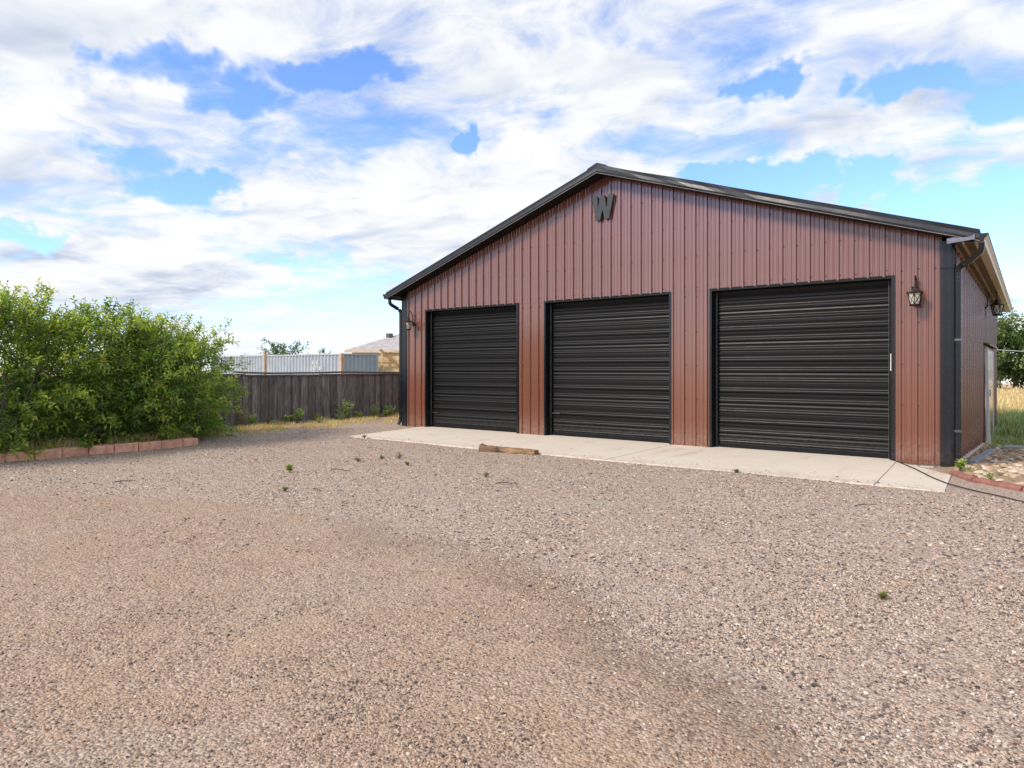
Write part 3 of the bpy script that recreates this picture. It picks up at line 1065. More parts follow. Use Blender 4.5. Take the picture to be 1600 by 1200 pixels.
# roof
LX, RX = -0.225, 12.507
def roof_z(x):
    return ROOF_TOP - (0.347 if x < APX else 0.329) * abs(x - APX)
for s, xe_ in ((-1, LX), (1, RX)):
    mb = MB()
    pr = rib_profile(-OVH + 0.01, BL + OVH)
    n = len(pr)
    mb.add([(APX, y, roof_z(APX) + o * 0.8 - 0.014) for y, o in pr] + [(xe_, y, roof_z(xe_) + o * 0.8 - 0.014) for y, o in pr],
           [(i, i + 1, i + 1 + n, i + n) for i in range(n - 1)])
    build('roof', mb, 'trim_black', garage)
    # rake: tall face, returned lip, closed underside
    y0 = -OVH
    def strip(p, q, name, mat):
        """band between two offset curves (dy, dz) following the slope"""
        nseg = 22
        m2 = MB()
        vs = []
        for i in range(nseg + 1):
            x = APX + (xe_ - APX) * i / nseg
            vs.append((x, y0 + p[0], roof_z(x) + p[1]))
            vs.append((x, y0 + q[0], roof_z(x) + q[1]))
        m2.add(vs, [(2 * i, 2 * i + 2, 2 * i + 3, 2 * i + 1) for i in range(nseg)])
        return build(name, m2, mat, garage)
    me = MB()
    nseg = 26
    prof = [(0.10, 0.012), (0.0, 0.010), (-0.012, 0.0), (-0.006, -0.06), (-0.010, -0.12), (-0.004, -0.150)]
    vs = []
    for i in range(nseg + 1):
        x = APX + (xe_ - APX) * i / nseg
        for k, (dy, dz) in enumerate(prof):
            w = 0.007 * mnoise.noise((x * 1.7, dz * 9, s * 3.0)) if k in (3, 4) and s > 0 else 0
            vs.append((x, y0 + dy + w * 1.6, roof_z(x) + dz + (0.01 * mnoise.noise((x * 0.8, 5, s)) if k < 3 and s > 0 else 0)))
    m_ = len(prof)
    me.add(vs, [(i * m_ + k, (i + 1) * m_ + k, (i + 1) * m_ + k + 1, i * m_ + k + 1) for i in range(nseg) for k in range(m_ - 1)])
    build('rake_trim', me, 'rake_black', garage, smooth=False)
    strip((-0.004, -0.150), (-0.016, -0.156), 'rake_lip', 'jamb_black')
    strip((-0.016, -0.157), (-0.014, -0.167), 'rake_lip', 'lip_grey')
    strip((-0.014, -0.1675), (OVH + 0.02, -0.158), 'rake_soffit', 'jamb_black')
# ridge cap
mb = MB()
for y in (-OVH - 0.01, BL + OVH):
    mb.add([(APX - 0.24, y, roof_z(APX - 0.24) + 0.012), (APX - 0.2, y, roof_z(APX - 0.2) + 0.032), (APX, y, roof_z(APX) + 0.042), (APX + 0.2, y, roof_z(APX + 0.2) + 0.032), (APX + 0.24, y, roof_z(APX + 0.24) + 0.012)], [])
mb.f = [(i, i + 1, i + 6, i + 5) for i in range(4)] + [(4, 3, 2, 1, 0)]
build('ridge_cap', mb, 'trim_black', garage)


# gutters
def gutter(x_in, x_out, z_top, z_bot, mats):
    mb = MB()
    s = 1 if x_out > x_in else -1
    prof = [(x_in, z_top), (x_in, z_bot), (x_out - s * 0.045, z_bot), (x_out - s * 0.030, z_bot + 0.05), (x_out, z_top - 0.04), (x_out, z_top), (x_out - s * 0.02, z_top), (x_out - s * 0.02, z_top - 0.02)]
    n = len(prof)
    y0, y1 = -OVH, BL + OVH
    mb.add([(x, y0, z) for x, z in prof] + [(x, y1, z) for x, z in prof], [(i, i + 1, i + 1 + n, i + n) for i in range(n - 1)])
    g_ = build('gutter', mb, mats[0], garage)
    build('gutter_end_cap', MB().prism(prof[:6], (y0 - 0.006, y0 - 0.001)), mats[1], g_)
    build('gutter_end_cap', MB().prism(prof[:6], (y1 + 0.001, y1 + 0.006)), mats[1], g_)
    mb = MB().box((min(x_out, x_out + s * 0.012), y0, z_top - 0.012), (max(x_out, x_out + s * 0.012), y1, z_top + 0.004))
    build('gutter_bead', mb, 'trim_black', g_)
    return g_


gutter(12.44, 12.60, 3.455, 3.335, ('gutter_cream', 'trim_black'))
gutter(-0.17, -0.34, 3.42, 3.29, ('trim_black', 'trim_black'))
# bent flashing where the right rake ends
fl = MB().prism([(12.10, 3.345), (12.45, 3.375), (12.45, 3.455), (12.40, 3.425), (12.30, 3.415), (12.18, 3.43), (12.10, 3.42)], (-OVH - 0.035, -OVH - 0.018))
build('eave_flashing', fl, 'flash_grey', garage)
# eave underside at the right wall, with its battens
build('soffit', MB().add([(BW - 0.02, -OVH + 0.02, 3.39), (12.44, -OVH + 0.02, 3.345), (12.44, BL + OVH, 3.345), (BW - 0.02, BL + OVH, 3.39)], [(0, 1, 2, 3)]), 'soffit_brown', garage)
build('soffit_batten', MB().box((12.165, 0.0, 3.335), (12.195, BL + 0.2, 3.385)), 'batten_tan', garage)
build('soffit_batten', MB().box((12.285, -OVH + 0.03, 3.335), (12.315, BL + OVH - 0.01, 3.375)), 'batten_tan', garage)
build('soffit', MB().add([(-0.17, -OVH + 0.02, 3.31), (0.03, -OVH + 0.02, 3.35), (0.03, BL + OVH, 3.35), (-0.17, BL + OVH, 3.31)], [(0, 1, 2, 3)]), 'jamb_black', garage)


# downspouts: rectangular pipe swept along a bent path
def spout(path, w=0.076, d=0.058):
    mb = MB()
    k = 0
    P_ = [Vector(p) for p in path]
    sm = [P_[0]]
    for i in range(1, len(P_) - 1):
        a_, m1, c_ = P_[i - 1], P_[i], P_[i + 1]
        r_ = min((a_ - m1).length, (c_ - m1).length, 0.16) * 0.5
        p0, p2 = m1 + (a_ - m1).normalized() * r_, m1 + (c_ - m1).normalized() * r_
        for u in np.linspace(0, 1, 6):
            sm.append(p0 * (1 - u) ** 2 + m1 * 2 * u * (1 - u) + p2 * u * u)
    sm.append(P_[-1])
    out = []
    for i, p in enumerate(sm):
        dv = (sm[min(i + 1, len(sm) - 1)] - sm[max(i - 1, 0)]).normalized()
        side = Vector((0, 1, 0)) if abs(dv.y) < 0.6 else Vector((1, 0, 0))
        a_ = (side - dv * side.dot(dv)).normalized()
        b2 = dv.cross(a_)
        f_ = 1 + (0.035 if (i % 2 and 1 < i < len(sm) - 2) else 0)
        for u, v in ((-1, -0.8), (-0.8, -1), (0.8, -1), (1, -0.8), (1, 0.8), (0.8, 1), (-0.8, 1), (-1, 0.8)):
            out.append(tuple(p + a_ * (u * d / 2 * f_) + b2 * (v * w / 2 * f_)))
    n = 8
    mb.add(out, [(i * n + q_, i * n + (q_ + 1) % n, (i + 1) * n + (q_ + 1) % n, (i + 1) * n + q_) for i in range(len(sm) - 1) for q_ in range(n)] + [tuple(range(n))[::-1], tuple((len(sm) - 1) * n + q_ for q_ in range(n))])
    return build('downspout', mb, 'trim_black', garage)


sp = spout([(12.525, -0.27, 3.34), (12.525, -0.26, 3.22), (12.36, -0.12, 3.09), (12.215, 0.0, 3.03), (12.215, 0.0, 2.85), (12.215, 0.0, 0.20), (12.215, 0.0, 0.02)])
for z in (1.9, 0.5):
    build('strap', MB().box((12.170, -0.034, z), (12.258, -0.031, z + 0.035)), 'guide_grey', sp)
sp = spout([(-0.25, -0.22, 3.30), (-0.25, -0.22, 3.18), (-0.16, -0.14, 3.10), (-0.055, -0.01, 3.0), (-0.055, -0.01, 2.8), (-0.055, -0.01, 0.16), (-0.10, -0.06, 0.02)])

# side door on the right wall
sd = empty('side_door', (0, 0, 0))
sd.parent = garage
sd.location = Vector((BW, 8.6, -0.35)) - WLOC[garage]
WLOC[sd] = Vector((BW, 8.6, -0.35))
sd['label'] = 'brown side door with white casing on the right wall'
build('door_leaf', MB().box((BW + 0.022, 7.6, -0.33), (BW + 0.05, 11.85, 1.98)), 'wall_brown', sd)
build('door_gap', MB().box((BW + 0.021, 7.2, -0.33), (BW + 0.034, 7.598, 2.08)), 'jamb_black', sd)
build('casing', MB().add([(BW + 0.035, 7.60, 2.0), (BW + 0.10, 7.60, 2.0), (BW + 0.10, 7.72, 2.0), (BW + 0.035, 7.72, 2.0), (BW + 0.09, 7.55, -0.36), (BW + 0.155, 7.55, -0.36), (BW + 0.155, 7.70, -0.36), (BW + 0.09, 7.70, -0.36)],
      [(0, 1, 2, 3), (7, 6, 5, 4), (0, 4, 5, 1), (1, 5, 6, 2), (2, 6, 7, 3), (3, 7, 4, 0)]), 'white_paint', sd)
build('casing', MB().box((BW + 0.021, 11.85, -0.33), (BW + 0.062, 12.0, 2.0)), 'white_paint', sd)
build('casing', MB().box((BW + 0.021, 7.6, 1.985), (BW + 0.06, 11.84, 2.02)), 'batten_tan', sd)
build('hood', MB().add([(BW + 0.02, 7.2, 2.12), (BW + 0.16, 7.2, 2.07), (BW + 0.16, 12.6, 2.07), (BW + 0.02, 12.6, 2.12), (BW + 0.02, 7.2, 2.09), (BW + 0.16, 7.2, 2.05), (BW + 0.16, 12.6, 2.05), (BW + 0.02, 12.6, 2.09)],
      [(0, 1, 2, 3), (7, 6, 5, 4), (0, 4, 5, 1), (1, 5, 6, 2), (2, 6, 7, 3), (3, 7, 4, 0)]), 'soffit_brown', sd)
build('handle', MB().bbox((BW + 0.051, 9.9, 0.74), (BW + 0.08, 10.1, 0.92), 0.005), 'white_paint', sd)

# ------------------------------------------------------------------ letter sign
W = [(5.771, 5.059), (5.794, 5.079), (5.906, 5.067), (5.921, 4.785), (5.964, 5.076), (6.076, 5.072), (6.125, 4.787), (6.155, 5.077), (6.289, 5.069),
     (6.182, 4.577), (6.076, 4.573), (6.025, 4.788), (5.973, 4.560), (5.871, 4.567)]
mb = MB().prism(W, (-0.085, -0.035))
ls = build('letter_sign', mb, 'sign_iron')
tag(ls, 'dark grey block letter W mounted high on the gable', 'letter sign')


# ------------------------------------------------------------------ wall lanterns
def lantern(loc, rz, scale, label):
    t_ = empty('wall_lantern', loc, label, 'lantern', 'wall lanterns on the garage', rz=rz)
    t_.scale = (scale,) * 3
    ya = -0.21                                     # lantern axis away from the wall
    def pt(name, mb_, mat, smooth=False, par=t_):
        me = mb_.mesh(name)
        fix_normals(me)
        me.materials.append(MATS[mat])
        o = bpy.data.objects.new(name, me)
        COL.objects.link(o)
        o.parent = par
        if smooth:
            me.polygons.foreach_set('use_smooth', [True] * len(me.polygons))
        return o
    mb_ = MB().lathe((0, 0, 0), [(0.055, 0), (0.052, 0.012), (0.035, 0.022), (0.018, 0.030)], 16)
    mb_.v = [(x, -z, y * 1.45 + 0.15) for x, y, z in mb_.v]
    pt('back_plate', mb_, 'iron_black')
    arm = [(0, -0.02, 0.15), (0, -0.05, 0.19), (0, -0.055, 0.28), (0, -0.06, 0.38), (0, -0.085, 0.44), (0, -0.13, 0.475), (0, -0.18, 0.465), (0, -0.21, 0.43), (0, -0.208, 0.395), (0, -0.185, 0.385), (0, -0.172, 0.405)]
    pt('arm', MB().tube(arm, [0.012, 0.011, 0.010, 0.010, 0.010, 0.010, 0.010, 0.009, 0.008, 0.007, 0.005], 8).tube([(0, -0.05, 0.2), (0, -0.10, 0.235), (0, -0.12, 0.20), (0, -0.10, 0.18)], [0.007, 0.006, 0.005, 0.003], 6), 'iron_black', True)
    pt('cap', MB().lathe((0, ya, 0), [(0.124, 0.200), (0.126, 0.208), (0.095, 0.222), (0.062, 0.244), (0.044, 0.268), (0.040, 0.280), (0.052, 0.286), (0.050, 0.293), (0.030, 0.306), (0.016, 0.322), (0.010, 0.34), (0.014, 0.352), (0.006, 0.395)], 18), 'cap_rust', False)
    n = 6
    zb, zt, rb, rt = 0.022, 0.198, 0.070, 0.108
    cg = MB()
    gl = []
    for k in range(n):
        a0, a1 = 2 * math.pi * (k + 0.5) / n, 2 * math.pi * (k + 1.5) / n
        p = lambda a_, r_, z_: (r_ * math.cos(a_), ya + r_ * math.sin(a_), z_)
        cg.tube([p(a0, rb, zb), p(a0, rt, zt)], 0.0065, 5)
        cg.tube([p(a0, rb, zb), p(a1, rt, zt)], 0.0038, 4)
        cg.tube([p(a1, rb, zb), p(a0, rt, zt)], 0.0038, 4)
        cg.tube([p(a0, rt, zt), p(a1, rt, zt)], 0.006, 4)
        cg.tube([p(a0, rb, zb), p(a1, rb, zb)], 0.006, 4)
        gl.append([p(a0, rb - 0.006, zb), p(a1, rb - 0.006, zb), p(a1, rt - 0.006, zt), p(a0, rt - 0.006, zt)])
    cage = pt('cage', cg, 'iron_black')
    for quad in gl:
        pt('glass_pane', MB().add(quad, [(0, 1, 2, 3)]), 'pane_glass', par=cage)
    pt('base', MB().lathe((0, ya, 0), [(0.030, -0.006), (0.072, 0.0), (0.080, 0.010), (0.074, 0.020)], 18), 'iron_black')
    pt('bulb', MB().lathe((0, ya, 0), [(0.018, 0.022), (0.018, 0.075), (0.024, 0.09), (0.034, 0.115), (0.032, 0.14), (0.018, 0.165), (0.004, 0.178)], 10), 'bulb_cream', True)
    return t_


lantern((0.44, -0.012, 2.47), 0, 1.0, 'black wall lantern beside the far left roll-up door')
lantern((11.665, -0.012, 2.455), 0, 1.0, 'black wall lantern between the right roll-up door and the downspout')
lantern((BW + 0.012, 8.0, 2.78), R(90), 1.25, 'black wall lantern under the eave of the right side wall')

# ------------------------------------------------------------------ timber log by the apron
def log():
    L, r_ = 1.14, 0.088
    mb = MB()
    nseg, n = 22, 14
    for i in range(nseg + 1):
        u = i / nseg
        x = (u - 0.5) * L
        taper = 1.0 - 0.10 * math.sin(u * math.pi) + 0.05 * (u < 0.12)
        for k in range(n):
            th = 2 * math.pi * k / n
            rr = r_ * taper * (1 + 0.22 * mnoise.noise((x * 5, math.cos(th) * 1.2, math.sin(th) * 1.2)))
            yy, zz = rr * math.cos(th), rr * math.sin(th)
            zz = min(zz, r_ * (0.60 + 0.20 * mnoise.noise((x * 7, yy * 20, 2)) + (0.28 * max(0, 1 - u / 0.08))))
            end = 0.02 * mnoise.noise((th, i, 1)) if i in (0, nseg) else 0
            mb.v.append((x + end, yy, zz + 0.035))
    for i in range(nseg):
        for k in range(n):
            mb.f.append((i * n + k, i * n + (k + 1) % n, (i + 1) * n + (k + 1) % n, (i + 1) * n + k))
    mb.f.append(tuple(range(n))[::-1])
    mb.f.append(tuple(nseg * n + k for k in range(n)))
    o = build('timber_log', mb, 'log_wood', loc=(5.72, -2.885, -0.012), rot=(0, R(1.0), R(7)))
    tag(o, 'short weathered timber log lying against the edge of the concrete apron', 'log')
    kn = MB()
    kn.lathe((0, 0, 0), [(0.034, 0), (0.038, 0.012), (0.026, 0.018), (0.014, 0.010)], 10)
    kn.v = [(x * 0.9 - 0.19, -0.072 - z, y + 0.05) for x, y, z in kn.v]
    me = kn.mesh('knot'); fix_normals(me); me.materials.append(MATS['bark'])
    k_ = bpy.data.objects.new('knot', me); COL.objects.link(k_); k_.parent = o


log()

# ------------------------------------------------------------------ edging blocks on the left
edge_l = empty('block_edging', (0.06, -8.6, -0.04), 'row of salmon red concrete blocks edging the shrub bed', 'edging')
yb = -5.58
k = 0
while yb > -13.5:
    ln = 0.41 if k else 0.30
    x_ = 0.04 + 0.05 * math.sin(k * 0.9) * 0.4 + max(0, (-8 - yb)) * 0.03
    mb = MB().bbox((-0.10, -ln / 2 + 0.005, -0.10), (0.10, ln / 2 - 0.005, 0.175), 0.012)
    mb.v = [tuple(np.array(v_) + rng.normal(0, 0.0035, 3)) for v_ in mb.v]
    o = build('block', mb, 'block_red', edge_l, loc=Vector((x_, yb - ln / 2, -0.05)) - WLOC[edge_l], rot=(rng.normal(0, 0.02), rng.normal(0, 0.02), rng.normal(0, 0.025)))
    yb -= ln
    k += 1

# red curb on the right, bent round the stone bed
edge_r = empty('curb_edging', (12.7, -1.7, -0.05), 'low dark red concrete curb around the stone bed at the right corner', 'curb')
pts = [(12.235, -1.02), (12.53, -1.62), (13.05, -2.10), (13.75, -2.45), (14.6, -2.65), (15.6, -2.7)]
for (a, c), (b_, d) in zip(pts, pts[1:]):
    v = Vector((b_ - a, d - c, 0))
    L = v.length - 0.012
    nrm = Vector((-v.y, v.x, 0)).normalized()
    mb = MB()
    prof = [(-0.065, -0.12), (-0.065, 0.055), (-0.045, 0.085), (0.0, 0.096), (0.045, 0.085), (0.065, 0.055), (0.065, -0.12)]
    m_ = len(prof)
    vs = []
    for u in np.linspace(0, 1, 6):
        p_ = Vector((a, c, -0.05)) + v.normalized() * (0.006 + u * L)
        for q_, z in prof:
            vs.append(tuple(p_ + nrm * q_ + Vector((0, 0, z + 0.004 * math.sin(u * 9 + a)))))
    mb.add(vs, [(i * m_ + k, i * m_ + k + 1, (i + 1) * m_ + k + 1, (i + 1) * m_ + k) for i in range(5) for k in range(m_ - 1)] + [tuple(range(m_)), tuple(range(5 * m_, 6 * m_))])
    build('curb_piece', mb, 'curb_red', edge_r)

# flat tan stones of the bed
n = 2600
BX = np.stack([rng.uniform(12.25, 16.5, n), rng.uniform(-2.4, 7.4, n)], -1)
ok = BX[:, 1] > np.interp(BX[:, 0], [p[0] for p in pts], [p[1] for p in pts]) + 0.16
BX = BX[ok]
bs = stones('bed_stones', BX, rng.uniform(0.05, 0.14, len(BX)), rng.uniform(0, 1, len(BX)), 'bed_stone', sink=0.5, flat=0.42)
tag(link_mesh('bed_stones', bs), 'tan broken flagstones filling the bed beside the right wall', 'stones', kind='stuff')


def ground_board(a, b_, w, th, mat, name, label, cat):
    v = Vector((b_[0] - a[0], b_[1] - a[1], 0))
    nrm = Vector((-v.y, v.x, 0)).normalized() * (w / 2)
    za, zb = float(gh(*a)) + 0.03, float(gh(*b_)) + 0.03
    A, B = Vector((a[0], a[1], za)), Vector((b_[0], b_[1], zb))
    u = Vector((0, 0, th))
    mb = MB().add([A - nrm, A + nrm, B + nrm, B - nrm, A - nrm + u, A + nrm + u, B + nrm + u, B - nrm + u], [(0, 3, 2, 1), (4, 5, 6, 7), (0, 1, 5, 4), (1, 2, 6, 5), (2, 3, 7, 6), (3, 0, 4, 7)])
    return tag(build(name, mb, mat), label, cat)


ground_board((12.36, 0.55), (12.46, 5.0), 0.10, 0.05, 'board_grey', 'landscape_timber', 'grey timber lying along the foot of the right wall', 'timber')
ground_board((12.62, 6.55), (14.6, 6.3), 0.55, 0.05, 'concrete_grey', 'stepping_slab', 'grey concrete slab across the end of the stone bed', 'slab')

# black cable snaking off the apron
cb = [(11.30, -0.05, 0.012), (11.42, -0.22, 0.012), (11.75, -0.95, 0.010), (12.0, -1.62, 0.010), (12.20, -2.05, 0.006), (12.30, -2.22, 0.004), (12.55, -2.52, 0.0), (12.85, -2.85, 0.004), (13.2, -3.2, 0.0), (13.9, -3.6, 0.004), (15.5, -3.9, 0.004)]
cs = []
for i in range(len(cb) - 1):
    p0, p1, p2, p3 = (Vector(cb[max(0, min(len(cb) - 1, i + q))]) for q in (-1, 0, 1, 2))
    for u in np.linspace(0, 1, 6, endpoint=False):
        cs.append(0.5 * ((2 * p1) + (p2 - p0) * u + (2 * p0 - 5 * p1 + 4 * p2 - p3) * u * u + (3 * p1 - p0 - 3 * p2 + p3) * u ** 3))
cs.append(Vector(cb[-1]))
tag(build('power_cable', MB().tube(cs, 0.0075, 6), 'cable_black', smooth=True), 'thin black cable running from the right door across the apron corner', 'cable')

# twigs on the gravel
for i, (x, y, L, a) in enumerate([(3.55, -8.55, 0.28, 1.2), (6.3, -7.35, 0.22, 2.9), (7.6, -5.6, 0.3, 0.5), (4.9, -6.1, 0.35, 0.2), (11.6, -4.4, 0.22, 1.0)]):
    z = float(gh(x, y)) + 0.012
    p = [(x + L * u * math.cos(a), y + L * u * math.sin(a) + 0.02 * math.sin(u * 6), z + 0.01 * math.sin(u * 3)) for u in np.linspace(0, 1, 5)]
    tag(build('fallen_twig', MB().tube(p, [0.006, 0.006, 0.005, 0.004, 0.002], 5), 'bark'),
        ['thin dark twig on the gravel at the far left', 'thin dark twig on the gravel left of the middle', 'dark twig on the gravel in front of the log', 'long dark twig on the gravel below the apron corner', 'short dark twig on the gravel below the right door'][i], 'twig', 'twigs fallen on the gravel')

# ------------------------------------------------------------------ fence
FX = -3.45
fence = empty('picket_fence', (FX, -3.5, -0.05), 'dark weathered close-board wooden fence left of the garage', 'fence')
pk_meshes = []
for s in range(6):
    mb = MB()
    w, th, h = 0.150, 0.018, 1.36
    nz = 5
    vs = []
    for i in range(nz + 1):
        z = h * i / nz
        wob = 0.003 * math.sin(i * 2.1 + s * 1.7)
        for x, y in ((0, -w / 2), (0, w / 2), (-th, w / 2), (-th, -w / 2)):
            vs.append((x + wob, y + wob * 0.7, z))
    fs = [(i * 4 + k, i * 4 + (k + 1) % 4, i * 4 + 4 + (k + 1) % 4, i * 4 + 4 + k) for i in range(nz) for k in range(4)] + [(0, 3, 2, 1), (nz * 4, nz * 4 + 1, nz * 4 + 2, nz * 4 + 3)]
    mb.add(vs, fs)
    me = mb.mesh('picket')
    fix_normals(me)
    me.materials.append(MATS['picket_wood'])
    pk_meshes.append(me)
y = -12.0
k = 0
while y < 5.0:
    xo = (0.0 if k % 2 else 0.020) + rng.normal(0, 0.003)
    o = build('picket', pk_meshes[k % 6], 'picket_wood', fence, loc=Vector((FX + xo, y, -0.045 + rng.normal(0, 0.007))) - WLOC[fence])
    o.rotation_euler = (rng.normal(0, 0.008), rng.normal(0, 0.006), rng.normal(0, 0.03))
    y += 0.121 + rng.uniform(0, 0.012)
    k += 1
y = -12.0
while y < 4.9:
    y2 = y + 2.4
    z = 1.285 + 0.018 * math.sin(y)
    build('cap_rail', MB().bbox((FX - 0.03, y, z), (FX + 0.048, y2 - 0.006, z + 0.045), 0.005), 'rail_wood', fence)
    build('rail', MB().box((FX - 0.06, y, 0.25), (FX - 0.022, y2, 0.33)), 'rail_wood', fence)
    build('fence_post', MB().box((FX - 0.16, y, -0.3), (FX - 0.065, y + 0.09, 1.28)), 'rail_wood', fence)
    y = y2
lim = [(FX + 0.01, -2.75, 1.40), (FX + 0.0, -2.35, 1.375), (FX, -1.6, 1.357), (FX, 0.0, 1.368), (FX, 1.0, 1.385), (FX, 2.4, 1.362), (FX, 4.2, 1.358)]
tag(build('top_pole', MB().tube(lim, [0.020, 0.026, 0.026, 0.028, 0.028, 0.026, 0.024], 7), 'rail_wood'), 'thin dark pole lying along the top of the wooden fence', 'pole')

# pale post beyond the fence
tag(build('wooden_post', MB().bbox((-13.76, 4.73, -0.35), (-13.64, 4.85, 2.28), 0.01), 'post_wood'), 'pale wooden post standing in front of the shipping container', 'post')


# ------------------------------------------------------------------ shipping container
def container():
    X0, Y0 = -14.26, 9.4                         # near corner; long side runs to -X, end to +Y
    zb, zt = -0.33, 2.26
    t_ = empty('shipping_container', (X0 - 6.1, Y0 + 1.22, zb), 'pale blue grey corrugated shipping container with rusty corner behind the fence', 'container')
    L, Wd = 12.19, 2.44

    def corr(n_w, length, depth):
        pr = []
        p_ = length / n_w
        for i in range(n_w):
            a_ = i * p_
            pr += [(a_, 0), (a_ + 0.26 * p_, 0), (a_ + 0.5 * p_, depth), (a_ + 0.76 * p_, depth)]
        pr.append((length, 0))
        return pr
    pr = corr(43, L - 0.36, 0.065)
    n_ = len(pr)
    mb = MB().add([(X0 - 0.18 - u, Y0 + 0.008 + o, zb + 0.15) for u, o in pr] + [(X0 - 0.18 - u, Y0 + 0.008 + o, zt - 0.09) for u, o in pr], [(i + 1, i, i + n_, i + 1 + n_) for i in range(n_ - 1)])
    build('side_panel', mb, 'container_paint', t_, recalc=False)
    pr = corr(8, Wd - 0.34, 0.07)
    n_ = len(pr)
    mb = MB().add([(X0 - 0.02 - o, Y0 + 0.17 + u, zb + 0.15) for u, o in pr] + [(X0 - 0.02 - o, Y0 + 0.17 + u, zt - 0.09) for u, o in pr], [(i, i + 1, i + 1 + n_, i + n_) for i in range(n_ - 1)])
    build('end_panel', mb, 'container_paint', t_, recalc=False)
    build('corner_post', MB().bbox((X0 - 0.17, Y0, zb), (X0, Y0 + 0.16, zt + 0.01), 0.01), 'container_rust', t_)
    build('corner_post', MB().bbox((X0 - 0.16, Y0 + Wd - 0.16, zb), (X0, Y0 + Wd, zt + 0.01), 0.01), 'container_paint', t_)
    build('corner_post', MB().bbox((X0 - L, Y0, zb), (X0 - L + 0.17, Y0 + 0.16, zt + 0.01), 0.01), 'container_paint', t_)
    build('top_rail', MB().bbox((X0 - L + 0.171, Y0, zt - 0.085), (X0 - 0.171, Y0 + 0.06, zt), 0.008), 'container_paint', t_)
    build('top_rail', MB().bbox((X0 - 0.06, Y0 + 0.161, zt - 0.085), (X0 - 0.002, Y0 + Wd - 0.161, zt), 0.008), 'container_paint', t_)
    build('bottom_rail', MB().box((X0 - L + 0.171, Y0, zb), (X0 - 0.171, Y0 + 0.06, zb + 0.15)), 'container_paint', t_)
    build('container_roof', MB().box((X0 - L + 0.05, Y0 + 0.061, zt - 0.06), (X0 - 0.061, Y0 + Wd - 0.02, zt - 0.03)), 'container_paint', t_)
    build('back_panel', MB().box((X0 - L + 0.05, Y0 + Wd - 0.06, zb), (X0 - 0.17, Y0 + Wd - 0.021, zt - 0.061)), 'container_paint', t_)
    # stencilled numbers, three lines
    for i, s in enumerate(('IRN', '507463', '4310')):
        cu = bpy.data.curves.new('stencil', 'FONT')
        cu.body = s
        cu.size = 0.30
        cu.space_character = 1.1
        to = bpy.data.objects.new('tmp', cu)
        COL.objects.link(to)
        bpy.context.view_layer.update()
        me = bpy.data.meshes.new_from_object(to.evaluated_get(bpy.context.evaluated_depsgraph_get()))
        bpy.data.objects.remove(to)
        me.transform(Matrix.Translation((X0 - 2.45, Y0 + 0.012, zt - 0.55 - i * 0.27)) @ Matrix.Rotation(R(90), 4, 'X'))
        me.materials.clear()
        build('stencil_number', me, 'container_white', t_)


container()


# ------------------------------------------------------------------ timber and sheet pile beside the container
ca, sa = math.cos(R(37.312)), math.sin(R(37.312))
def rot_box(c, sx, sy, sz, rz, ry=0.0):
    mb = MB().bbox((-sx / 2, -sy / 2, -sz / 2), (sx / 2, sy / 2, sz / 2), min(sx, sy, sz) * 0.08)
    M = Matrix.Translation(c) @ Matrix.Rotation(rz, 4, 'Z') @ Matrix.Rotation(ry, 4, 'Y')
    mb.v = [tuple(M @ Vector(v)) for v in mb.v]
    return mb


RZ = R(37.312)
sh = empty('plywood_lean_to', Vector((-14.49, 12.99, 0.67)), 'tan plywood lean-to with slanting wooden braces beside the garage corner', 'lean-to')
build('sheet', rot_box(Vector((-14.46, 13.01, 1.64)), 1.5, 0.03, 1.1, RZ), 'osb', sh)
build('brace', rot_box(Vector((-14.32, 12.74, 2.02)), 1.5, 0.05, 0.14, RZ, R(42)), 'brace_wood', sh)
build('brace', rot_box(Vector((-14.56, 12.68, 1.81)), 0.95, 0.05, 0.07, RZ, R(0)), 'brace_wood', sh)
build('brace', rot_box(Vector((-14.72, 12.50, 1.84)), 0.08, 0.05, 1.45, RZ), 'osb', sh)
build('top_plate', rot_box(Vector((-14.57, 12.93, 2.40)), 1.15, 0.30, 0.05, RZ, R(-6)), 'osb', sh)


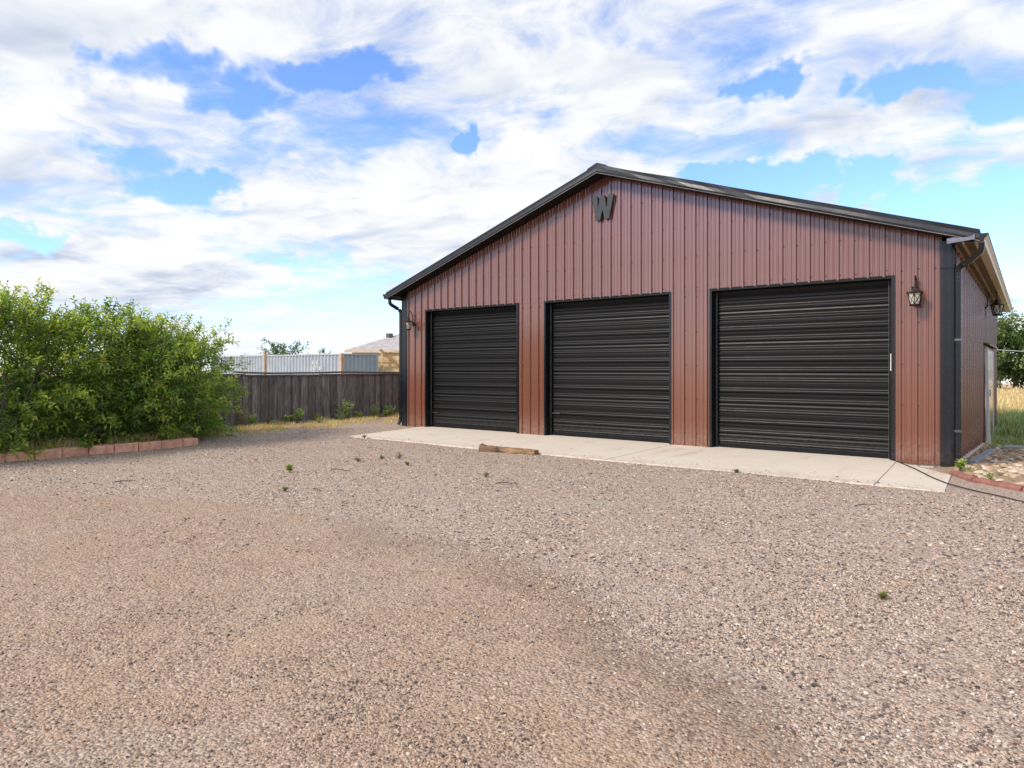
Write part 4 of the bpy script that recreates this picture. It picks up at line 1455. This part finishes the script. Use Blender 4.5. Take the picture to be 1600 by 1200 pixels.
# ------------------------------------------------------------------ house far behind
def house():
    c = Vector((-30.96, 23.07, 3.01))
    t_ = empty('far_house', (c.x, c.y, -0.3), 'tan house with grey hipped roof behind the container', 'house')
    ex = Vector((ca, sa, 0))
    ey = Vector((-sa, ca, 0))
    Wd, Dp = 15.0, 11.0
    ze = c.z
    def P_(u, v, z):
        q_ = Vector((c.x, c.y, 0)) + ex * u + ey * v
        return (q_.x, q_.y, z)
    e = 0.5
    mb = MB().add([P_(e, e, -0.3), P_(Wd - e, e, -0.3), P_(Wd - e, Dp - e, -0.3), P_(e, Dp - e, -0.3), P_(e, e, ze - 0.15), P_(Wd - e, e, ze - 0.15), P_(Wd - e, Dp - e, ze - 0.15), P_(e, Dp - e, ze - 0.15)],
                  [(0, 1, 5, 4), (1, 2, 6, 5), (2, 3, 7, 6), (3, 0, 4, 7)])
    build('wall', mb, 'stucco', t_)
    h = Dp / 2 * 0.40
    mb = MB().add([P_(0, 0, ze), P_(Wd, 0, ze), P_(Wd, Dp, ze), P_(0, Dp, ze), P_(Dp / 2, Dp / 2, ze + h), P_(Wd - Dp / 2, Dp / 2, ze + h)],
                  [(0, 1, 5, 4), (1, 2, 5), (2, 3, 4, 5), (3, 0, 4), (3, 2, 1, 0)])
    rf = build('roof', mb, 'shingle', t_)
    mb = MB().add([P_(0, -0.02, ze - 0.2), P_(Wd, -0.02, ze - 0.2), P_(Wd, 0.03, ze - 0.2), P_(0, 0.03, ze - 0.2), P_(0, -0.02, ze + 0.015), P_(Wd, -0.02, ze + 0.015), P_(Wd, 0.03, ze + 0.015), P_(0, 0.03, ze + 0.015)],
                  [(0, 3, 2, 1), (4, 5, 6, 7), (0, 1, 5, 4), (1, 2, 6, 5), (2, 3, 7, 6), (3, 0, 4, 7)])
    build('fascia', mb, 'fascia_tan', t_)
    q_ = Vector(P_(4.3, 4.3, ze + 1.6))
    build('vent_pipe', MB().tube([q_, q_ + Vector((0, 0, 0.95))], 0.09, 8).tube([q_ + Vector((0, 0, 0.93)), q_ + Vector((0, 0, 1.15))], 0.15, 8), 'guide_grey', rf)
    q_ = Vector(P_(3.1, 3.0, ze + 1.1))
    build('roof_vent', MB().bbox(tuple(q_ - Vector((0.25, 0.2, 0))), tuple(q_ + Vector((0.25, 0.2, 0.4))), 0.03), 'guide_grey', rf)


house()


# ------------------------------------------------------------------ plants
def leaves_mesh(name, base, direc, length, width, tone, mat, droop=0.25, curl=None):
    """kite shaped leaves folded on the midrib; arrays of base points and directions"""
    n = len(base)
    d = direc / np.maximum(np.linalg.norm(direc, axis=1, keepdims=True), 1e-6)
    up = np.tile(np.array([0, 0, 1.0]), (n, 1)) + rng.normal(0, 0.35, (n, 3))
    s = np.cross(d, up)
    s /= np.maximum(np.linalg.norm(s, axis=1, keepdims=True), 1e-6)
    nrm = np.cross(s, d)
    L, Wd = length[:, None], width[:, None]
    mid = base + d * L * 0.45
    tip = base + d * L + np.array([0, 0, -1.0]) * L * droop * rng.uniform(0.2, 1.4, (n, 1))
    lf = mid + s * Wd * 0.5 + nrm * Wd * 0.22
    rt = mid - s * Wd * 0.5 + nrm * Wd * 0.22
    v = np.stack([base, lf, tip, rt], 1).reshape(-1, 3)
    k = np.arange(n) * 4
    f = np.stack([np.stack([k, k + 2, k + 1], -1), np.stack([k, k + 3, k + 2], -1)], 1).reshape(-1, 3)
    return np_mesh(name, v, f, mat, np.repeat(tone, 2))


def twigs_mesh(name, segs, mat):
    """thin three sided sticks: list of (p, q, r0, r1)"""
    p = np.array([s[0] for s in segs]); q = np.array([s[1] for s in segs])
    r0 = np.array([s[2] for s in segs])[:, None]; r1 = np.array([s[3] for s in segs])[:, None]
    d = q - p
    d /= np.maximum(np.linalg.norm(d, axis=1, keepdims=True), 1e-6)
    a = np.cross(d, np.array([0.3, 0.5, 0.81]))
    a /= np.maximum(np.linalg.norm(a, axis=1, keepdims=True), 1e-6)
    b_ = np.cross(d, a)
    vs = []
    for th in (0, 2.094, 4.189):
        vs.append(p + (a * math.cos(th) + b_ * math.sin(th)) * r0)
    for th in (0, 2.094, 4.189):
        vs.append(q + (a * math.cos(th) + b_ * math.sin(th)) * r1)
    v = np.stack(vs, 1).reshape(-1, 3)
    k = (np.arange(len(segs)) * 6)[:, None, None]
    f = (np.array([(0, 1, 4, 3), (1, 2, 5, 4), (2, 0, 3, 5)])[None] + k).reshape(-1, 4)
    return np_mesh(name, v, f, mat, nper=4)


def curved_stem(p, q, bow, r0, r1, n=6):
    p, q, bow = np.array(p, float), np.array(q, float), np.array(bow, float)
    pts = [p * (1 - u) ** 2 + ((p + q) / 2 + bow) * 2 * u * (1 - u) + q * u * u for u in np.linspace(0, 1, n + 1)]
    return [(pts[i], pts[i + 1], r0 + (r1 - r0) * i / n, r0 + (r1 - r0) * (i + 1) / n) for i in range(n)], pts


def shrub(loc, rx, ry, h, n_tw, label, seed, shoots=16, leaf=0.098, low=0.80, name='leafy_shrub', cat='shrub', group='shrubs in the bed on the left', mat='leaf_shrub', trunk_h=0.0, tlen=(0.22, 0.5), gap=0.12, stem_mat='bark', stems=9, stem_r=0.028, shoot_len=(0.35, 0.75), yellow=0.0):
    """stems from the foot, leafy twigs through the outer crown, upright shoots on top"""
    global rng
    keep = rng
    rng = np.random.default_rng(seed)
    t_ = empty(name, loc, label, cat, group)
    segs, ends = [], []
    for i in range(stems):
        th = 2 * math.pi * (i + rng.uniform(-0.3, 0.3)) / stems
        rr = rng.uniform(0.25, 0.8)
        zz = h * rng.uniform(0.55, 0.92) if trunk_h == 0 else trunk_h + (h - trunk_h) * rng.uniform(0.3, 0.9)
        foot = (0.22 * math.cos(th) * (trunk_h == 0), 0.22 * math.sin(th) * (trunk_h == 0), 0.0 if trunk_h == 0 else trunk_h * rng.uniform(0.7, 1.0))
        s_, pts_ = curved_stem(foot, (rx * rr * math.cos(th), ry * rr * math.sin(th), zz), (rng.normal(0, 0.1), rng.normal(0, 0.1), 0.1 * h), stem_r * rng.uniform(0.7, 1.1), stem_r * 0.25)
        segs += s_
        for p_ in pts_[2:]:
            for _ in range(2):
                q_ = p_ + rng.normal(0, 0.22, 3) * np.array([rx, ry, 0.6])
                segs.append((p_, q_, stem_r * 0.3, stem_r * 0.1))
    if trunk_h:
        s_, _ = curved_stem((0, 0, -0.1), (0.05, 0.05, trunk_h * 1.02), (0.05, 0.0, 0), stem_r * 2.6, stem_r * 1.5)
        build('trunk', MB().tube([tuple(a[0]) for a in s_] + [tuple(s_[-1][1])], [a[2] for a in s_] + [s_[-1][3]], 9), stem_mat, t_, loc=(0, 0, 0), smooth=True)
    B, Dv, LL, WW, TT = [], [], [], [], []
    z0c = trunk_h * 0.8

    def twig(p_, d_, L, tip_light, leafscale=1.0, up=False):
        d_ = d_ / np.linalg.norm(d_)
        q_ = p_ + d_ * L
        if not up:
            q_ = q_ + np.array([0, 0, -0.12 * L])
        segs.append((p_, q_, 0.005, 0.0022))
        nl = max(3, int(L / (leaf * 0.36)))
        base_t = rng.normal(0.42, 0.16) + tip_light
        ph = rng.uniform(0, 6.28)
        e1 = np.cross(d_, [0.31, 0.2, 0.93]); e1 /= np.linalg.norm(e1)
        e2 = np.cross(d_, e1)
        for k in range(nl):
            u = (k + 0.6) / nl
            a_ = ph + k * 2.4
            rad = e1 * math.cos(a_) + e2 * math.sin(a_)
            ld = d_ * (0.65 if k < nl - 1 else 2) + rad * 1.0 + np.array([0, 0, 0.15])
            B.append(p_ + (q_ - p_) * u)
            Dv.append(ld)
            sc = leaf * leafscale * rng.uniform(0.7, 1.25) * (1.0 - 0.35 * max(0, u - 0.75) / 0.25)
            LL.append(sc)
            WW.append(sc * rng.uniform(0.36, 0.5))
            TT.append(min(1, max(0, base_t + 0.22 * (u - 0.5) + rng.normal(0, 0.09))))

    off = rng.uniform(0, 50)

    def shell(tz, th):
        prof = (1 - max(0, (tz - 0.35) / 0.65) ** 2.3) ** 0.5 * (low + (1 - low) * min(1, tz / 0.4))
        return prof * (1 + 0.22 * mnoise.noise((math.cos(th) * 1.6 + off, math.sin(th) * 1.6, tz * 2.6)))
    # loose fill inside, then arching sprays over the outside
    for _ in range(int(n_tw * 0.36)):
        th, tz = rng.uniform(0, 2 * math.pi), rng.uniform(0.02, 0.95)
        rr = rng.uniform(0.3, 0.86) ** 0.5 * shell(tz, th)
        p_ = np.array([rx * rr * math.cos(th), ry * rr * math.sin(th), z0c + (h - z0c) * tz])
        if mnoise.noise((p_[0] * 2.2 + off, p_[1] * 2.2, p_[2] * 2.2)) < -0.2 + gap:
            continue
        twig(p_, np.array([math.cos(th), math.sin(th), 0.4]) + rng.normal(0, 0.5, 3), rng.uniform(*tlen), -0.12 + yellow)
    per = 11
    for _ in range(int(n_tw * 0.62 / per)):
        th, tz = rng.uniform(0, 2 * math.pi), rng.uniform(0.03, 1.0)
        sh_ = shell(tz, th)
        p_ = np.array([rx * sh_ * 0.72 * math.cos(th), ry * sh_ * 0.72 * math.sin(th), z0c + (h - z0c) * tz * 0.97])
        out = np.array([math.cos(th) * sh_, math.sin(th) * sh_, 0.10 + 0.95 * tz ** 1.5]) + rng.normal(0, 0.28, 3)
        out /= np.linalg.norm(out)
        Ls = rng.uniform(1.2, 2.3) * tlen[1] * (0.6 + 0.4 * sh_)
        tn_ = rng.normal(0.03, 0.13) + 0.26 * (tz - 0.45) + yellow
        end = p_ + out * Ls + np.array([0, 0, -0.22 * Ls * (1.2 - tz)])
        segs.append((p_, end, 0.008, 0.003))
        for k in range(per):
            u = (k + rng.uniform(0, 0.8)) / per
            q_ = p_ + (end - p_) * u
            twig(q_, out * 0.9 + rng.normal(0, 0.55, 3) + np.array([0, 0, 0.1]), rng.uniform(*tlen) * (1.05 - 0.5 * u), tn_ + 0.10 * u)
    for i in range(shoots):
        th = rng.uniform(0, 2 * math.pi)
        rr = rng.uniform(0, 0.85)
        tz = 0.35 + 0.65 * (1 - rr ** 2.3) ** 0.5 * 0.97
        p_ = np.array([rx * rr * math.cos(th), ry * rr * math.sin(th), z0c + (h - z0c) * (tz - 0.06)])
        twig(p_, np.array([0.25 * math.cos(th) + rng.normal(0, 0.14), 0.25 * math.sin(th) + rng.normal(0, 0.14), 1.0]), rng.uniform(*shoot_len), -0.16, 0.85, True)
        for _ in range(2):
            twig(p_ + np.array([0, 0, 0.08]), np.array([rng.normal(0, 0.5), rng.normal(0, 0.5), 0.8]), rng.uniform(*shoot_len) * 0.5, -0.08, 0.85, True)
    link_mesh('branches', twigs_mesh('branches', segs, stem_mat if trunk_h else 'twig_grey'), t_)
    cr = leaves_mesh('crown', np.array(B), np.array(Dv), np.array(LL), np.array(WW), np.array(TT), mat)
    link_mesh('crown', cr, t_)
    rng = keep
    return t_


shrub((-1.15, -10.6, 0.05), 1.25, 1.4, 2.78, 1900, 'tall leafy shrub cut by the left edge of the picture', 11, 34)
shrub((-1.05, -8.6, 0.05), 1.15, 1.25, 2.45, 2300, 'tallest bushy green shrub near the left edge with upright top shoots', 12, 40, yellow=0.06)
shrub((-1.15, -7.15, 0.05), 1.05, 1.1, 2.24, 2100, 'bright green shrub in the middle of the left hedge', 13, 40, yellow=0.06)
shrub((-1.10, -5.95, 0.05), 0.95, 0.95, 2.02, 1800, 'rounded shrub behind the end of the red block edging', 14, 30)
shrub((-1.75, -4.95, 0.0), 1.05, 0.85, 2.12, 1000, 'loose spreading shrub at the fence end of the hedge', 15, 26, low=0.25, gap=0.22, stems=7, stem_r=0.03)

# trees far off
shrub((11.9, 63.0, -0.55), 3.3, 3.3, 5.1, 2600, 'dark green field tree beyond the right wall', 21, 0, leaf=0.42, low=0.8, name='field_tree', cat='tree', group=None, mat='leaf_tree', trunk_h=1.5, tlen=(0.7, 1.5), gap=0.1, stems=10, stem_r=0.11)
shrub((-37.4, 22.0, -0.3), 1.5, 1.5, 3.7, 420, 'green tree showing above the shipping container', 22, 6, leaf=0.24, low=0.7, name='garden_tree', cat='tree', group=None, mat='leaf_tree', trunk_h=1.2, tlen=(0.5, 0.9), stems=7, stem_r=0.07)
shrub(tuple(Vector((-33.01, 22.76, 0.26)))[:2] + (-0.3,), 0.75, 0.75, 3.3, 40, 'small young tree tip peeping over the container', 23, 6, leaf=0.2, low=0.5, name='young_tree', cat='tree', group=None, mat='leaf_tree', trunk_h=1.4, tlen=(0.4, 0.7), stems=4, stem_r=0.04)


# weeds
def weed(x, y, h, kind, label, seed, spread=0.5):
    g = np.random.default_rng(seed)
    z = float(gh(x, y))
    t_ = empty('weed_plant', (x, y, z), label, 'weed', 'weeds along the fence and in the gravel')
    B, D_, L_, W_, T_ = [], [], [], [], []
    segs = []
    ns = {'bushy': 26, 'leafy': 9, 'dry': 12, 'low': 12}[kind]
    for i in range(ns):
        th = g.uniform(0, 6.28)
        lean = g.uniform(0.05, spread) * (1.6 if kind == 'low' else 1)
        hh = h * g.uniform(0.45, 1.0) * (1 - 0.35 * lean)
        q = np.array([math.cos(th) * lean * h, math.sin(th) * lean * h, hh])
        s_, pts_ = curved_stem((g.normal(0, 0.03 * h), g.normal(0, 0.03 * h), 0), q, (0, 0, 0.15 * h), 0.004, 0.0015, 4)
        segs += s_
        nl = {'bushy': 22, 'leafy': 13, 'dry': 10, 'low': 9}[kind]
        ll = {'bushy': 0.05, 'leafy': 0.075, 'dry': 0.045, 'low': 0.04}[kind] * (0.6 + 0.8 * h / 0.5 if h > 0.2 else 0.75)
        for k in range(nl):
            u = (k + 0.5) / nl
            u = 0.15 + 0.85 * u
            p_ = pts_[0] * (1 - u) ** 2 + ((pts_[0] + q) / 2 + np.array([0, 0, 0.15 * h])) * 2 * u * (1 - u) + q * u * u
            a_ = g.uniform(0, 6.28)
            B.append(p_)
            D_.append([math.cos(a_), math.sin(a_), g.uniform(0.1, 1.0)])
            l_ = ll * g.uniform(0.6, 1.2)
            L_.append(l_)
            W_.append(l_ * {'bushy': 0.28, 'leafy': 0.5, 'dry': 0.3, 'low': 0.4}[kind])
            T_.append(np.clip(g.normal(0.45, 0.2) + 0.25 * (1 - u) * (kind == 'bushy'), 0, 1))
    low_in_gravel = kind == 'low' and x > 0.5 and y < -2.5 and x < 12.38
    matn = 'leaf_dull' if low_in_gravel else {'bushy': 'leaf_sage', 'leafy': 'leaf_weed', 'dry': 'leaf_dry', 'low': 'leaf_weed'}[kind]
    link_mesh('stems', twigs_mesh('stems', segs, 'twig_grey'), t_)
    link_mesh('leaves', leaves_mesh('leaves', np.array(B), np.array(D_), np.array(L_), np.array(W_), np.array(T_), matn), t_)


WEEDS = [
    (-1.35, -4.35, 0.56, 'leafy', 'leafy green weed at the end of the red block edging'),
    (-2.15, -4.00, 0.50, 'leafy', 'upright green weed between the hedge and the fence'),
    (-3.15, -2.73, 0.55, 'dry', 'tall brown withered weed against the fence near the hedge'),
    (-3.05, -2.45, 0.38, 'bushy', 'grey green weed just right of the brown withered one'),
    (-3.15, -1.90, 0.29, 'dry', 'small tan withered clump against the fence'),
    (-3.0, -1.10, 0.50, 'leafy', 'yellow green weed with a tall stalk against the fence'),
    (-3.2, -0.35, 0.26, 'dry', 'small withered weed left of the bushy pale green ones'),
    (-2.5, -0.75, 0.30, 'low', 'low yellow green weed in front of the fence'),
    (-3.05, 0.60, 0.66, 'bushy', 'biggest bushy pale green weed against the fence'),
    (-2.75, 0.20, 0.34, 'low', 'yellow green growth at the foot of the biggest bushy weed'),
    (-3.1, 1.75, 0.40, 'bushy', 'bushy green weed right of the biggest one'),
    (-3.05, 2.35, 0.42, 'bushy', 'bushy green weed nearest the garage corner'),
    (-2.9, 3.0, 0.18, 'low', 'tiny green tuft by the garage downspout'),
    (-3.1, 1.15, 0.30, 'leafy', 'leafy green weed between the two bushy weeds on the right'),
    (-2.95, -1.45, 0.28, 'leafy', 'small leafy weed left of the yellow green one with a stalk'),
    (-2.8, 0.95, 0.26, 'low', 'low green tuft in front of the fence right of the biggest weed'),
    (-2.7, -2.05, 0.22, 'low', 'low green tuft in front of the tan withered clump'),
    (-2.9, 2.05, 0.24, 'leafy', 'short leafy weed before the two right hand bushy weeds'),
    (4.54, -5.29, 0.09, 'low', 'low yellowish weed in the gravel left of the log'),
    (4.61, -4.86, 0.08, 'low', 'tiny weed in the gravel behind the yellowish one'),
    (4.78, -4.62, 0.13, 'low', 'bright green weed in the gravel nearest the apron'),
    (5.48, -5.11, 0.08, 'low', 'tiny green weed in the gravel below the log'),
    (4.65, -6.64, 0.13, 'leafy', 'small upright green weed alone in the gravel on the left'),
    (5.95, -7.60, 0.06, 'low', 'flat weed in the middle of the gravel'),
    (7.18, -5.28, 0.08, 'low', 'small weed in the gravel in front of the log'),
    (12.36, -7.58, 0.06, 'low', 'small dark green weed in the gravel at lower right'),
    (9.77, -2.84, 0.06, 'low', 'tiny weed at the apron edge below the right door'),
    (1.75, -2.78, 0.10, 'low', 'grassy tuft at the left tip of the apron'),
    (12.29, -0.72, 0.22, 'leafy', 'green weed at the foot of the right downspout'),
    (12.42, -1.02, 0.16, 'low', 'green leafy weed behind the red curb'),
    (12.68, -1.42, 0.15, 'low', 'yellow green weed further along the red curb'),
    (12.40, 4.9, 0.20, 'low', 'weed at the foot of the white door casing'),
]
for i, (x, y, h, kd, lb) in enumerate(WEEDS):
    weed(x, y, h, kd, lb, 100 + i)


# grass: single blades in one mass
def blades(name, xy, h, tone, mat, label, wd=0.006):
    n = len(xy)
    z = gh(xy[:, 0], xy[:, 1])
    base = np.stack([xy[:, 0], xy[:, 1], z - 0.005], -1)
    th = rng.uniform(0, 6.28, n)
    lean = rng.uniform(0.05, 0.75, n) * h
    s = np.stack([np.cos(th + 1.57), np.sin(th + 1.57), np.zeros(n)], -1) * (wd * rng.uniform(0.6, 1.4, n))[:, None]
    mid = base + np.stack([np.cos(th) * lean * 0.3, np.sin(th) * lean * 0.3, h * 0.6], -1)
    tip = base + np.stack([np.cos(th) * lean, np.sin(th) * lean, h], -1)
    v = np.stack([base - s, base + s, mid + s * 0.7, mid - s * 0.7, tip], 1).reshape(-1, 3)
    k = np.arange(n) * 5
    f = np.concatenate([np.stack([k, k + 1, k + 2], -1), np.stack([k, k + 2, k + 3], -1), np.stack([k + 3, k + 2, k + 4], -1)])
    me = np_mesh(name, v, f, mat, np.tile(tone, 3))
    return tag(link_mesh(name, me), label, 'grass', kind='stuff')


def patchy(n, x0, x1, y0, y1, scale, thr, seed):
    p = np.stack([rng.uniform(x0, x1, n), rng.uniform(y0, y1, n)], -1)
    v = np.array([mnoise.noise((a * scale, b_ * scale, seed)) for a, b_ in p])
    return p[v > thr]


p = patchy(30000, -3.4, -0.9, -5.4, 5.0, 1.4, -0.02, 3.0)
p = p[rng.uniform(0, 1, len(p)) < np.clip((-0.7 - p[:, 0]) / 1.5, 0.03, 1)]
blades('verge_grass', p, rng.uniform(0.02, 0.11, len(p)), np.clip(rng.normal(0.5, 0.25, len(p)), 0, 1), 'blade_dry', 'short yellowed grass on the verge before the fence')
p = patchy(9000, -0.55, -0.05, -13.0, -5.6, 2.0, -0.1, 9.0)
blades('bed_grass', p, rng.uniform(0.06, 0.24, len(p)), np.clip(rng.normal(0.62, 0.28, len(p)), 0, 1), 'blade_dry', 'dry grass under the shrubs behind the block edging', 0.005)
p = patchy(26000, 12.3, 18, 7.0, 22.0, 0.7, -0.15, 5.0)
blades('green_grass', p, rng.uniform(0.08, 0.42, len(p)) * np.clip((p[:, 1] - 5.5) / 8, 0.25, 1), rng.uniform(0, 1, len(p)), 'blade_green', 'green weedy grass behind the stone bed', 0.014)
p = patchy(30000, 10, 24, 20.0, 62.0, 0.3, -0.4, 6.0)
blades('field_grass', p, rng.uniform(0.12, 0.4, len(p)), rng.uniform(0, 1, len(p)), 'blade_field', 'dry golden grass of the field beyond', 0.025)

# pale far wall and wire beyond the field
build_o = build('far_barn', MB().bbox((2, 96, -0.6), (30, 100, 0.55), 0.05), 'far_white')
tag(build_o, 'low white building beyond the field tree', 'building')
build('barn_roof', MB().prism([(1.5, 0.56), (30.5, 0.56), (30.5, 0.62), (1.5, 0.62)], (95.7, 100.3)), 'shingle', build_o)
wp = [(11.0 + 9 * u, 40.0 + 4 * u, 2.72 - 0.25 * math.sin(math.pi * u)) for u in np.linspace(-0.2, 1.2, 12)]
tag(build('overhead_wire', MB().tube(wp, 0.022, 5), 'wire_pale'), 'thin pale overhead wire crossing before the field tree', 'wire')
